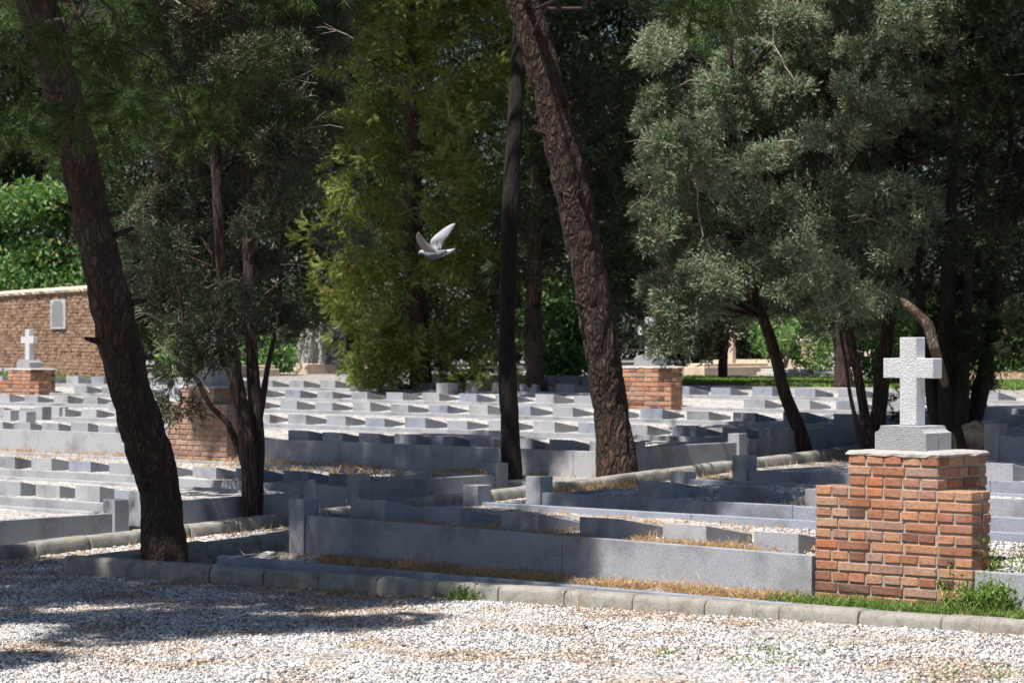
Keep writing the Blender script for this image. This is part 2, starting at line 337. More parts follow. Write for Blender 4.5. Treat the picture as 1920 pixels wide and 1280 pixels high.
# ---------------------------------------------------------------- ground
def build_ground():
    xs = np.concatenate([np.linspace(-70, -14, 30), np.linspace(-13.6, 13.6, 120), np.linspace(14, 70, 30)])
    ys = np.concatenate([np.linspace(-12, 9, 18), np.linspace(9.2, 36, 170), np.linspace(36.6, 75, 60), np.linspace(78, 180, 26)])
    X, Y = np.meshgrid(xs, ys); a = X*U[0]+Y*U[1]; b = X*V[0]+Y*V[1]
    Z = zground(a, b)+.012*np.sin(X*2.1+Y*.7)*np.cos(Y*1.7-X*.4)+.006*np.sin(X*7.3)*np.sin(Y*6.1)
    v = np.stack([X, Y, Z], -1).reshape(-1, 3); nx = len(xs); ny = len(ys)
    i = (np.arange(ny-1)[:, None]*nx+np.arange(nx-1)[None]).ravel()
    f = np.stack([i, i+1, i+1+nx, i+nx], -1)
    o = mk('ground', v, f, M_GRAVEL, smooth=True); tag(o, kind='structure')
build_ground()

# ---------------------------------------------------------------- granite grave plots
def wedge_mesh(w_, d, h, hb, name):
    v = [(0, 0, -.06), (w_, 0, -.06), (w_, d, -.06), (0, d, -.06), (0, 0, h), (w_, 0, h), (w_, d, hb), (0, d, hb)]
    mb = MB(); mb.add(v, BOXF); o = mb.build(name, M_GRAN, bev=.005); me = o.data; bpy.data.objects.remove(o); return me
rg = random.Random(4)
WEDGES = []
for i in range(8):
    me = wedge_mesh(.375+rg.uniform(-.008, .008), .52+rg.uniform(-.03, .03), .132+rg.uniform(-.01, .012), .04+rg.uniform(-.008, .01), 'grave_marker')
    me.materials[0] = [M_GRAN, M_GRAN2, M_GRAN3, M_GRAN][i % 4]; WEDGES.append(me)
BLOCKS = [(.40, .34, .15), (.36, .30, .17)]
def seg_wall(name, a0, a1, b, th, z0, z1, mat, label, cat, joint=1.75, off=0.0, along='a'):
    # wall built of granite slabs butted with a hair joint; local x runs along the wall
    mb = MB(); L = abs(a1-a0); x = 0; k = 0
    rr = random.Random(int(a0*7+b*13)); first = True
    while x < L-.05:
        nx = min(L, x+(off if first and off else joint)); first = False
        if L-nx < .3: nx = L
        mb.box(x+.002, nx-.002, 0, th, z0+rr.uniform(-.002, .002), z1+rr.uniform(-.0025, .0025)); x = nx
    if along == 'a': o = mb.build(name, mat, loc=AB(min(a0, a1), b, 0), rotz=ROT, bev=.004)
    else: o = mb.build(name, mat, loc=AB(b+th, min(a0, a1), 0), rotz=ROT+math.pi/2, bev=.004)
    return tag(o, label, cat)
def post(a, b, z0, z1, label, s=.165, mat=None, grp='square granite end posts of the grave rows'):
    mb = MB(); mb.box(0, s, 0, s, z0, z1); mb.box(-.0, s*.0+.001, 0, .001, z0, z0+.001)
    mb = MB(); mb.box(0, s, 0, s, z0, z1)
    o = mb.build('granite_post', mat or M_GRAN, loc=AB(a, b, 0), rotz=ROT, bev=.006, seg=2)
    return tag(o, label, 'stone post', grp)
def bed(a0, a1, b0, b1, z0, z1, mat, tilt=0):
    na = max(4, int((a1-a0)/.25)); nb = 10
    aa = np.linspace(0, a1-a0, na); bb = np.linspace(0, b1-b0, nb); A_, B_ = np.meshgrid(aa, bb)
    Z = z0+(z1-z0)*B_/(b1-b0)+.012*np.sin(A_*3.1+b0)*np.cos(B_*4.0+a0)+.006*np.sin(A_*11)*np.sin(B_*9)
    v = np.stack([A_, B_, Z], -1).reshape(-1, 3); i = (np.arange(nb-1)[:, None]*na+np.arange(na-1)[None]).ravel()
    o = mk('gravel_bed', v, np.stack([i, i+1, i+1+na, i+na], -1), mat, loc=AB(a0, b0, 0), rotz=ROT, smooth=True); o.rotation_euler[1] = tilt; tag(o, kind='structure')
def graves(a_start, a_stop, pitch, b, z, row, side, grp, jitter=.01, skip=(), blocky=False):
    """markers from a_start going down in a (to the left in the picture) or up when pitch > 0"""
    a = a_start; i = 0; n = int(abs((a_stop-a_start)/pitch))
    for i in range(n):
        aa = a_start+pitch*i
        if any(lo < aa < hi for lo, hi in skip): continue
        me = WEDGES[rg.randrange(8)]
        o = bpy.data.objects.new('grave_marker', me); COL.objects.link(o)
        o.location = AB(aa+rg.uniform(-jitter, jitter), b+rg.uniform(-.012, .012), (z(aa) if callable(z) else z)+rg.uniform(-.012, .01)); o.rotation_euler = (rg.uniform(-.01, .01), rg.uniform(-.008, .008), ROT+rg.uniform(-.012, .012))
        tag(o, f'granite wedge marker, {ordn(i)} from {side} in {row}', 'grave marker', grp)

# --- block A: near plot on the right
AE = -14.75
A_rows = [(13.85, 15.85, -.10, .345, .35), (16.6, 18.6, .10, .395, .43), (19.5, 21.5, .2, .475, .53)]
rown = ['front', 'second', 'third']
for k, (bf, bb, zb, zf, zk) in enumerate(A_rows):
    far = -4.0
    a1 = -9.85 if k == 0 else far
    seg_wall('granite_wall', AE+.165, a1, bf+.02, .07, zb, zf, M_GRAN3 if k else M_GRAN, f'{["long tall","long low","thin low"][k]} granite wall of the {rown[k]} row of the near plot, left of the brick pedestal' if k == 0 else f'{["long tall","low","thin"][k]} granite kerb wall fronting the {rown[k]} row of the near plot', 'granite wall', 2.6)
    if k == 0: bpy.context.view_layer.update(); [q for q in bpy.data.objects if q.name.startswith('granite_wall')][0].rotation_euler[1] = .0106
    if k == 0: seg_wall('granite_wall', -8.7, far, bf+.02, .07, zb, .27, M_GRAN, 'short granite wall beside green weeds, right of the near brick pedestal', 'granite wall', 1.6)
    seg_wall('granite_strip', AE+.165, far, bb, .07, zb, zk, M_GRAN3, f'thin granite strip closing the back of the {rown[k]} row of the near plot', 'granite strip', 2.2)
    seg_wall('granite_strip', bf+.165, bb-.05, AE+.03, .07, zb, zf-.02, M_GRAN3, f'thin granite side strip at the left end of the {rown[k]} row of the near plot', 'granite strip', 1.2, along='b')
    post(AE, bf, zb, [.46, .53, .61][k], f'square granite post at the left front corner of the {rown[k]} row of the near plot')
    post(AE+.02, bb-.05, zb, [0, .50, .57][k] if k else .49, f'square granite post at the left back corner of the {rown[k]} row of the near plot')
    bed(AE+.1, far, bf+.09, bb, zf-.06, zk-.03, M_BEDDRY if k == 0 else M_BED, .0106 if k == 0 else 0)
graves(-14.42, -9.7, .772, 14.2, lambda a: .325-.0106*(a+14.6), 'the near plot front row', 'left', 'wedge markers in the near plot')
graves(-8.4, -5, .76, 14.2, .22, 'the short row right of the near pedestal', 'left', 'wedge markers in the near plot')
graves(-13.87, -5, .85, 17.05, .38, 'the near plot second row', 'left', 'wedge markers in the near plot')
graves(-13.3, -5, .9, 19.95, .46, 'the near plot third row', 'left', 'wedge markers in the near plot')
# plinth strip in front of the wall, and its return
seg_wall('granite_strip', -15.1, -4, 13.42, .07, -.25, .03, M_GRAN3, 'long thin granite plinth strip just behind the rounded front kerb', 'granite strip', 1.9)
seg_wall('granite_strip', 13.5, 15.9, -15.1, .06, -.25, .026, M_GRAN3, 'short granite strip returning from the left end of the front plinth', 'granite strip', 1.9, along='b')
bed(-15.02, -4, 13.49, 13.87, -.02, .04, M_BEDDRY)

# --- blocks M and L: left of the cross path
LE = -18.62
M_rows = [(13.2, 15.25, -.3, .10, .13, 'nearest left'), (15.5, 17.6, -.25, .175, .21, 'second left'), (18.3, 20.4, -.08, .215, .28, 'third left')]
pitchM = [.61, .61, .70]
for k, (bf, bb, zb, zf, zk, nm) in enumerate(M_rows):
    far = [-24, -26, -29][k]
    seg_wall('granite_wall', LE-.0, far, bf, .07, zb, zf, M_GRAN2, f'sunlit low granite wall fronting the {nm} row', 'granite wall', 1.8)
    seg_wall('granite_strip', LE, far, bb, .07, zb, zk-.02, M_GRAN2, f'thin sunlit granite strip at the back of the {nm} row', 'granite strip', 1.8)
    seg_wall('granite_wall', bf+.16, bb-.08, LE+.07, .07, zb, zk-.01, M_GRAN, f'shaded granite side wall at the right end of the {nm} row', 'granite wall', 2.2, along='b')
    post(LE, bf-.02, zb, zf+.13, f'granite post at the right front corner of the {nm} row')
    post(LE+.01, bb-.08, zb, zk+.11, f'granite post at the right back corner of the {nm} row')
    bed(far, LE+.08, bf+.07, bb, zf-.03, zk-.05, M_BED)
    graves(LE-.36-.28, far, -pitchM[k], bf+.34, zf-.025, f'the {nm} row', 'right', f'wedge markers in the {nm} row')
L_rows = [(22.65, 24.6, .05, .42, .485), (25.15, 27.1, .2, .50, .595), (27.5, 29.4, .3, .61, .695), (29.85, 31.8, .4, .71, .80), (32.2, 34.3, .5, .82, .87)]
pitchL = [.63, .77, .80, .80, .80]; farL = [-33, -37, -40, -43, -47]; nmL = ['first', 'second', 'third', 'fourth', 'fifth']
skipL = {0: [(-26.75, -24.95)], 3: [(-25.2, -23.3), (-39.8, -37.9)], }
for k, (bf, bb, zb, zf, zk) in enumerate(L_rows):
    far = farL[k]; nm = nmL[k]; lm = M_GRAN2
    segs = [(LE, far)]
    if k == 0: segs = [(LE, -25.1), (-26.35, far)]
    if k == 3: segs = [(LE, -23.55), (-24.85, -38.15), (-39.4, far)]
    for j, (x0, x1) in enumerate(segs):
        where = '' if len(segs) == 1 else [' right of its brick pedestal', ' left of its brick pedestal', ' left of the far pedestal'][j]
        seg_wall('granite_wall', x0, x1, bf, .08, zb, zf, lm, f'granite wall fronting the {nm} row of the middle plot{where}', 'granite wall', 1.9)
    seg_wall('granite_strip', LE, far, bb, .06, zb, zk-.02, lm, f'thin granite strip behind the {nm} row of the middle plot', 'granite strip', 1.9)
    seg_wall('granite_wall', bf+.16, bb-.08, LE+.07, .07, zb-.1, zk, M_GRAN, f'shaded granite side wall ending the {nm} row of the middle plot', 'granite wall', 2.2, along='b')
    post(LE, bf-.02, zb-.1, zf+.12, f'granite post at the front right corner of the {nm} row of the middle plot')
    post(LE+.01, bb-.08, zb-.1, zk+.10, f'granite post at the back right corner of the {nm} row of the middle plot')
    bed(far, LE+.08, bf+.08, bb, zf-(.07 if k == 0 else .03), zk-.035, M_BED)
    graves(LE-.75, far, -pitchL[k], bf+.26, zf-(.03 if k == 0 else .01), f'the {nm} row of the middle plot', 'right', f'wedge markers in the {nm} row of the middle plot', skip=skipL.get(k, []))
# far double row of wide low stones seen end to end at the back
slab_me = wedge_mesh(.72, .5, .20, .12, 'grave_stone')
for me_n, a0, n_, b_, z_, nm in ((slab_me, -29.0, 7, 35.0, .84, 'behind the middle plot'), (slab_me, -44.0, 8, 35.6, .84, 'at the foot of the brick wall')):
    for i in range(n_):
        o = bpy.data.objects.new('grave_stone', slab_me); COL.objects.link(o)
        o.location = AB(a0-i*.78 if i >= 0 else 0, b_, z_); o.rotation_euler = (0, 0, ROT)
        tag(o, f'pale wide stone, {ordn(i)} from right, rearmost row {nm}', 'grave stone', f'wide stones in the rearmost row {nm}')
slab_me.materials[0] = M_GRAN2
# loose posts where the far cross path cuts the rows
for i, (x0, yb, h, zz) in enumerate([(485, 750, .14, .60), (540, 750, .17, .60), (597, 749, .16, .60), (628, 749, .21, .60), (661, 749, .20, .60), (6, 787, .15, .46), (35, 790, .15, .46), (65, 785, .19, .47), (97, 783, .17, .47), (203, 770, .14, .55)]):
    p = PG(x0, yb, zz); a_, b_ = toAB(p.x, p.y)
    post(a_, b_, zz-.15, zz+h, f'low square granite post, {ordn(i % 5)} from left in the {"middle" if i < 5 else "left"} cluster', .18 if i != 3 else .30, M_GRAN2, 'low posts beside the far cross paths')
# posts standing high behind the k rows in the middle distance
for i, (x0, x1, yt, yb, zz) in enumerate([(818, 844, 718, 733, .82), (874, 900, 713, 730, .84), (1024, 1049, 704, 716, .9)]):
    p = PG(x0, yb, zz); a_, b_ = toAB(p.x, p.y)
    post(a_, b_, zz-.1, zz+(yb-yt)*p.y/F, f'sunlit granite block, {ordn(i)} from left between the dark trunks at the back', .26, M_GRAN2, 'granite blocks between the dark trunks')

# --- block behind the near plot (right edge), and the far right one
seg_wall('granite_wall', -14.6, -4, 23.95, .08, .2, .675, M_GRAN3, 'shadowed blue granite wall right of the dark tree, behind the near pedestal', 'granite wall', 1.9)
post(-14.77, 23.93, .2, .80, 'shadowed blue granite post right of the dark tree trunks', .18)
bed(-14.7, -4, 24.03, 26, .63, .66, M_BED)
graves(-14.2, -5, .8, 24.4, .63, 'the row behind the shadowed wall', 'left', 'wedge markers behind the shadowed wall')
seg_wall('granite_wall', -18.1, -5, 30.4, .08, .4, .73, M_GRAN2, 'sunlit granite wall at the far right edge', 'granite wall', 1.9)
post(-18.32, 30.38, .35, .76, 'brown shaded granite post at the left end of the far right wall', .2)
bed(-18.1, -5, 30.48, 32.4, .69, .74, M_BED)
graves(-17.6, -5, .8, 30.85, .69, 'the front row of the far right plot', 'left', 'wedge markers in the far right plot')
seg_wall('granite_strip', -18.1, -5, 32.9, .08, .6, .84, M_GRAN2, 'sunlit granite strip behind the far right wall', 'granite strip', 1.9)
bed(-18.1, -5, 32.98, 35, .80, .84, M_BED)
graves(-17.9, -5, .8, 33.3, .80, 'the back row of the far right plot', 'left', 'wedge markers in the far right plot')

# --- kerbs of rounded concrete stones
def kerb_mesh(L, seed):
    rr = random.Random(seed); w_, h = .165, .30; r = .04
    prof = [(0, 0), (0, h-r)]+[(r-r*math.cos(t), h-r+r*math.sin(t)) for t in (R(30), R(60), R(90))]+[(w_-r+r*math.sin(t), h-r+r*math.cos(t)) for t in (0, R(30), R(60), R(90))]+[(w_, 0)]
    xs = [.004, .014]+[.014+(L-.028)*i/10 for i in range(1, 10)]+[L-.014, L-.004]
    vs = []; n = len(prof)
    for i, x in enumerate(xs):
        e = .010 if i in (0, len(xs)-1) else 0
        for (y, z) in prof:
            dn = (mnoise.noise(Vector((x*6+seed*9, y*9, z*9)))*.0022)
            chip = -.012*max(0, mnoise.noise(Vector((x*13+seed*5, y*20, z*5)))-.35)*3 if z > h-.08 else 0
            cy = w_/2; vs.append((x, y+(cy-y)*e*5+dn, z-e+dn*.8+chip))
    fs = [(i*n+j, i*n+(j+1) % n, (i+1)*n+(j+1) % n, (i+1)*n+j) for i in range(len(xs)-1) for j in range(n)]+[tuple(range(n-1, -1, -1)), tuple((len(xs)-1)*n+j for j in range(n))]
    me = bpy.data.meshes.new('kerbstone'); me.from_pydata(vs, [], fs); me.update(); me.materials.append(M_KERB)
    bm = bmesh.new(); bm.from_mesh(me); bmesh.ops.recalc_face_normals(bm, faces=bm.faces)
    for f in bm.faces: f.smooth = len(f.verts) == 4
    bm.to_mesh(me); bm.free()
    return me
KL = .58
KM = [kerb_mesh(KL, i) for i in range(6)]
def kerb_run(p_a, p_b, n, along, zfun, label, grp):
    for i in range(n):
        o = bpy.data.objects.new('kerbstone', KM[rg.randrange(6)]); COL.objects.link(o)
        if along == 'a': q = AB(p_a+i*KL, p_b); sl = (zfun(i+1)-zfun(i))/KL; o.rotation_euler = (rg.uniform(-.02, .02), -sl+rg.uniform(-.006, .006), ROT+rg.uniform(-.012, .012))
        else: q = AB(p_a, p_b+i*KL); sl = (zfun(i+1)-zfun(i))/KL; o.rotation_euler = (rg.uniform(-.02, .02), -sl+rg.uniform(-.006, .006), ROT+math.pi/2+rg.uniform(-.01, .01))
        q.z = zfun(i)+rg.uniform(-.006, .006); o.location = q
        tag(o, label % ordn(i), 'kerbstone', grp)
kerb_run(-16.42, 12.98, 22, 'a', lambda i: float(zground(-16.42+i*KL, 13.0))-.15-.065*i/16, 'rounded concrete kerbstone, %s from the left corner of the front kerb', 'kerbstones of the front kerb')
kerb_run(-16.28, 13.22, 5, 'b', lambda i: float(zground(-16.2, 13.2+i*KL))-.165, 'rounded kerbstone, %s from the corner in the short kerb behind the leaning trunk', 'kerbstones of the short side kerb')
kerb_run(-17.95, 11.6, 32, 'b', lambda i: float(zground(-18, 11.6+i*KL))-.175, 'concrete kerbstone, %s from near end of the long kerb along the cross path', 'kerbstones along the cross path')

# ---------------------------------------------------------------- brick work
def brick_template():
    bm = bmesh.new(); bmesh.ops.create_cube(bm, size=1.0)
    bmesh.ops.bevel(bm, geom=list(bm.edges), offset=.07, segments=1, affect='EDGES')
    v = np.array([q.co[:] for q in bm.verts]); f = [[q.index for q in p.verts] for p in bm.faces]; bm.free(); return v, f
BT_V, BT_F = brick_template()
def add_brick(mb, x0, x1, y0, y1, z0, z1, rr, soft=True):
    s = np.array([x1-x0, y1-y0, z1-z0]); c = np.array([(x0+x1)/2, (y0+y1)/2, (z0+z1)/2])
    if soft:
        q = np.sign(BT_V)*(0.5*s-np.where(np.abs(BT_V) < .49, .006, 0))   # constant arris
        q = q+np.array([[rr.uniform(-.0025, .0025) for _ in range(3)] for _ in range(len(q))])+np.array([rr.uniform(-.003, .003), rr.uniform(-.003, .003), 0])
        mb.add(q+c, BT_F)
    else:
        j = .006
        mb.add([(x+rr.uniform(-j, j), y+rr.uniform(-j, j), z+rr.uniform(-j, j)*.6) for x, y, z in boxv(x0, x1, y0, y1, z0, z1)], BOXF)
def courses(mb, x0, x1, y0, y1, z0, n, ch, rr, par=0, g=.0125, d=.115):
    hp = .131
    for k in range(n):
        za = z0+k*ch+g*.5; zb_ = z0+(k+1)*ch-g*.5; W = x1-x0
        if (k+par) % 2 == 0: cuts = [i*W/round(W/hp) for i in range(round(W/hp)+1)]
        else:
            m_ = max(1, round((W-.19)/.258)); st = (W-.18)/m_; cuts = [0, .18]+[.18+st*(i+1) for i in range(m_)]
        for a, b in zip(cuts[:-1], cuts[1:]):
            add_brick(mb, x0+a+g/2, x0+b-g/2, y0, y0+d, za, zb_, rr)
            if y1-y0 > .2: add_brick(mb, x0+a+g/2, x0+b-g/2, y1-d+.02, y1, za, zb_, rr)
        # return faces
        ya, yb2 = y0+d+g, y1-d+.02-g
        D = yb2-ya
        if D > .03:
            m_ = max(1, round(D/(.12 if (k+par) % 2 else .22))); 
            for i in range(m_):
                p0, p1 = ya+D*i/m_, ya+D*(i+1)/m_
                add_brick(mb, x1-.11, x1, p0+(g/2 if i else 0), p1-(g/2 if i < m_-1 else 0), za, zb_, rr)
                add_brick(mb, x0, x0+.11, p0+(g/2 if i else 0), p1-(g/2 if i < m_-1 else 0), za, zb_, rr)
def cross_profile(w_, aw, h, ya, yb):
    # latin cross outline in x,z ; w_ stem width, aw arm span
    return [(-w_/2, 0), (w_/2, 0), (w_/2, ya), (aw/2, ya), (aw/2, yb), (w_/2, yb), (w_/2, h), (-w_/2, h), (-w_/2, yb), (-aw/2, yb), (-aw/2, ya), (-w_/2, ya)]
def extrude_profile(prof, d, name, mat, bev=.004, **kw):
    n = len(prof); v = [(x, 0, z) for x, z in prof]+[(x, d, z) for x, z in prof]
    f = [tuple(range(n)), tuple(range(2*n-1, n-1, -1))]+[(j, j+n, (j+1) % n+n, (j+1) % n) for j in range(n)]
    mb = MB(); mb.add(v, f); return mb.build(name, mat, bev=bev, **kw)
def pedestal(a, b, z, lower, upper, mat, mort, label, seed, cross=True, base_z=None):
    ch = .0685; rr = random.Random(seed); W = 1.18
    t = empty('cross_pedestal', AB(a, b, z), ROT); tag(t, label, 'brick pedestal', 'stepped brick pedestals')
    n0 = 1
    mb = MB(); z0 = -ch*n0
    courses(mb, 0, W, 0, .225, z0, lower+n0, ch, rr, 0)
    courses(mb, .25, .93, .23, .59, z0, lower+n0, ch, rr, 1)
    courses(mb, .25, .93, .012, .59, lower*ch, upper, ch, rr, 0 if upper != 3 else 0)
    mb.build('brickwork', mat, t)
    m2 = MB(); e = .013; top = (lower+upper)*ch
    m2.box(e, W-e, e, .225-e, z0, lower*ch-.008); m2.box(.25+e, .93-e, .2, .59-e, z0, lower*ch+.01); m2.box(.25+e, .93-e, .012+e, .59-e, lower*ch-.02, top-.004)
    m2.build('mortar', mort, t)
    # rough mortar cap
    pts = []; 
    x0, x1, y0, y1 = .243, .938, .006, .60
    per = [(x0+(x1-x0)*i/14, y0) for i in range(14)]+[(x1, y0+(y1-y0)*i/10) for i in range(10)]+[(x1-(x1-x0)*i/14, y1) for i in range(14)]+[(x0, y1-(y1-y0)*i/10) for i in range(10)]
    n = len(per); cx, cy = (x0+x1)/2, (y0+y1)/2
    def ring(s, zz, j): return [(cx+(x-cx)*s+rr.uniform(-j, j), cy+(y-cy)*s+rr.uniform(-j, j), zz+rr.uniform(-j, j)*.6) for x, y in per]
    vs = ring(1.0, top-.006, .006)+ring(1.0, top+.008, .006)+ring(.95, top+.02, .004)+ring(.62, top+.028, .002)
    fs = [tuple(range(n-1, -1, -1))]+[(k*n+i, k*n+(i+1) % n, (k+1)*n+(i+1) % n, (k+1)*n+i) for k in range(3) for i in range(n)]+[tuple(3*n+i for i in range(n))]
    mk('mortar_cap', vs, fs, M_CAP, t, smooth=False)
    # stone cross standing on the pedestal: a thing of its own
    return AB(a, b, z)+Vector((0, 0, top+.026)), t
def stone_cross(a, b, z, label):
    t = empty('stone_cross', AB(a, b, z), ROT); tag(t, label, 'stone cross', 'stone crosses on brick pedestals')
    w_, d, h, r = .385, .295, .155, .042
    arc = [(w_/2-r+ (r-r*math.sin(t_)), h-r+(r-r*math.cos(t_))) for t_ in [R(90*i/6) for i in range(7)]]
    arc = [(w_/2-r*math.sin(t_), h-r*math.cos(t_)) for t_ in [R(90*i/6) for i in range(7)]]   # concave scoop, centre at the outer top corner
    arc = [(w_/2, h-r)] + arc[1:-1][::-1] + [(w_/2-r, h)] if False else [(w_/2-r*math.sin(R(15*i)), h-r*math.cos(R(15*i))) for i in range(7)]
    prof = [(-w_/2, 0), (w_/2, 0)]+arc+[(-x, z_) for x, z_ in arc[::-1]]
    extrude_profile(prof, d*.5-.0015, 'plinth', M_PLINTH, .003, parent=t, loc=(0, -d/2, 0))
    o = extrude_profile(prof, d*.5-.0015, 'plinth', M_PLINTH, .003, parent=t, loc=(0, .0015, 0))
    extrude_profile(cross_profile(.125, .375, .56, .30, .427), .105, 'cross', M_CROSS, .004, parent=t, loc=(-.005, -.0525, h))
    return t
peds = [(-9.80, 13.83, .075, 10, 3, M_BRICK, M_MORTAR, 'near red brick pedestal at the right, with green weeds at its foot', 1, 'near white stone cross with rough hammered face on the right pedestal'),
        (-24.68, 29.62, .72, 5, 3, M_BRICK, M_MORTAR, 'red brick pedestal in the middle distance, right of the big leaning trunk', 2, 'grey stone cross half hidden by cypress foliage in the middle distance'),
        (-39.35, 29.62, .575, 5, 3, M_BRICK, M_MORTAR, 'small weathered brick pedestal at the far left, before the brick wall', 3, 'small white stone cross at the far left, before the brick wall'),
        (-26.3, 22.5, .17, 10, 3, M_BRICK_OLD, M_MORTAR, 'pale dappled brick pedestal between the left leaning trunk and the cypress stems', 4, 'shaded stone cross hidden in cypress branches above the pale pedestal')]
for (a, b, z, lo, up, m1, m2, lab, sd_, cl) in peds:
    p, t = pedestal(a, b, z, lo, up, m1, m2, lab, sd_)
    cen = toAB(p.x, p.y); stone_cross(cen[0]+.585, cen[1]+.255, p.z, cl)
# boundary wall of ochre brick, running away to the far left
def brick_wall():
    d = Vector((-.41, .912, 0)).normalized(); p0 = PT(205, 700, 51.5); p0.z = .84
    rz = math.atan2(d.y, d.x)
    t = empty('brick_wall', (p0.x, p0.y, p0.z), rz); tag(t, 'ochre brick boundary wall with mud coping at the far left', 'brick wall')
    rr = random.Random(8); mb = MB(); L = 22.0; ch = .073; n = 25
    # local x runs away from the camera; the visible face is +y side
    for k in range(n):
        x = -.12*(k % 2)-rr.uniform(0, .05); z = k*ch
        while x < L:
            ln = .235+rr.uniform(-.03, .03) if rr.random() < .75 else .12
            zz = rr.uniform(-.004, .004)
            add_brick(mb, x, x+ln-.014, -.05+rr.uniform(-.006, .006), .0+rr.uniform(-.012, .012), z+.008+zz, z+ch-.006+zz, rr, False); x += ln
    mb.build('brickwork', M_BRICK_WALL, t)
    m2 = MB(); m2.box(0, L, -.4, -.012, -.4, n*ch); m2.build('mortar', M_MORTAR_D, t)
    xs = np.linspace(-.05, L, 120); pf = [(.06, 0), (.075, .05), (.02, .10), (-.2, .13), (-.42, .10), (-.46, .0)]
    v = [(x, y+rr.uniform(-.015, .015), n*ch-.006+z+rr.uniform(-.006, .006)*(z > 0)) for x in xs for y, z in pf]; m_ = len(pf)
    f = [(i*m_+j, i*m_+(j+1) % m_, (i+1)*m_+(j+1) % m_, (i+1)*m_+j) for i in range(len(xs)-1) for j in range(m_)]+[tuple(range(m_)), tuple(range(len(v)-1, len(v)-1-m_, -1))]
    o = mk('coping', v, f, M_COPING, t)
    # inscription plaque
    nrm = Vector((-d.y, d.x, 0))
    q = PT(111.5, 589, 1); s_ = None
    # intersect the pixel ray with the wall plane
    ray = Vector(((111.5-960)/F, 1, (HY-589)/F)); org = Vector((0, 0, HC)); k_ = (p0-org).dot(nrm)/ray.dot(nrm); c = org+ray*k_
    xl = (c-p0).dot(d)
    pl = empty('wall_plaque', p0+d*xl+Vector((0, 0, c.z-p0.z)), rz); tag(pl, 'grey stone plaque with small engraved lines hung on the ochre brick wall', 'plaque')
    pw = .60; ph = .31
    m3 = MB(); m3.box(-pw, pw, .012, .045, -ph, ph); m3.build('slab', M_PLAQUE, pl, bev=.004)
    m4 = MB(); rr2 = random.Random(3)
    for i in range(19):
        z = ph-.045-i*.029; half = pw*(.55 if i in (0, 1) else rr2.uniform(.72, .88)); x = -half
        while x < half:
            ln = rr2.uniform(.02, .075); m4.box(x, min(half, x+ln), .044, .0475, z-.008, z+.008); x += ln+.014
    m4.build('engraved_lines', M_INK, pl)
brick_wall()
# faint spot and chip on the near cross
mb = MB(); mb.add([(0, 0, 0), (.012, -.001, .004), (.02, 0, .016), (.008, -.001, .010), (-.006, 0, .02), (-.003, -.001, .006)], [(0, 1, 2, 3), (0, 3, 4, 5)])

# ---------------------------------------------------------------- foliage
rng = np.random.default_rng(11)
def leaf_tris(base, direc, ln, wd, side):
    """triangles n,3,3: base pair and tip"""
    s = np.cross(direc, side); s /= np.linalg.norm(s, axis=1, keepdims=True)+1e-9
    return np.stack([base+s*wd[:, None]/2, base-s*wd[:, None]/2, base+direc*ln[:, None]], 1)
def nrmz(v): return v/(np.linalg.norm(v, axis=-1, keepdims=True)+1e-9)
def tpl_cypress(n_br=10, n_lf=9, R_=.13, flat=.8):
    T = []
    for i in range(n_br):
        d = nrmz(np.array([rng.normal(0, .75), rng.normal(0, .75)*flat, 1.0])); L = R_*rng.uniform(.7, 1.15)
        s = (np.arange(n_lf)+rng.uniform(.2, 1, n_lf))/n_lf*L
        base = d[None]*s[:, None]; dd = nrmz(d[None]+rng.normal(0, .55, (n_lf, 3)))
        T.append(leaf_tris(base, dd, rng.uniform(.022, .04, n_lf), rng.uniform(.008, .013, n_lf), rng.normal(0, 1, (n_lf, 3))))
    return np.concatenate(T)
def tpl_thuja(n_br=6, n_lf=9, R_=.20):
    T = []
    for i in range(n_br):
        an = rng.uniform(-.9, .9); d = nrmz(np.array([math.sin(an), rng.normal(0, .18), math.cos(an)])); L = R_*rng.uniform(.6, 1.1)
        s = (np.arange(n_lf)+.5)/n_lf*L; base = d[None]*s[:, None]; sg = np.where(np.arange(n_lf) % 2, 1, -1)[:, None]
        perp = np.array([d[2], 0, -d[0]])[None]*sg
        dd = nrmz(d[None]*1.1+perp*.8+rng.normal(0, .2, (n_lf, 3)))
        T.append(leaf_tris(base, dd, rng.uniform(.035, .06, n_lf), rng.uniform(.012, .02, n_lf), np.tile([[0, 1.0, 0]], (n_lf, 1))+rng.normal(0, .35, (n_lf, 3))))
    return np.concatenate(T)
def tpl_pine(n=42, L=.14, wd=.0055):
    th = rng.uniform(.1, 1.45, n); ph = rng.uniform(0, 6.28, n)
    d = np.stack([np.sin(th)*np.cos(ph), np.sin(th)*np.sin(ph), np.cos(th)], 1)
    base = np.stack([np.zeros(n), np.zeros(n), rng.uniform(-.06, .03, n)], 1)
    return leaf_tris(base, d, rng.uniform(.75, 1.15, n)*L, np.full(n, wd), rng.normal(0, 1, (n, 3)))
def tpl_broad(n=9, L=.11, wd=.032, R_=.14):
    T = []
    base = rng.normal(0, R_*.55, (n, 3)); d = nrmz(rng.normal(0, .6, (n, 3))+np.array([0, 0, -.5])); side = rng.normal(0, 1, (n, 3))
    ln = rng.uniform(.7, 1.2, n)*L; s = nrmz(np.cross(d, side)); w_ = wd/2*rng.uniform(.8, 1.2, n)[:, None]
    mid = base+d*ln[:, None]*.45; tip = base+d*ln[:, None]
    return np.concatenate([np.stack([base, mid+s*w_, mid-s*w_], 1), np.stack([mid+s*w_, tip, mid-s*w_], 1)]) 
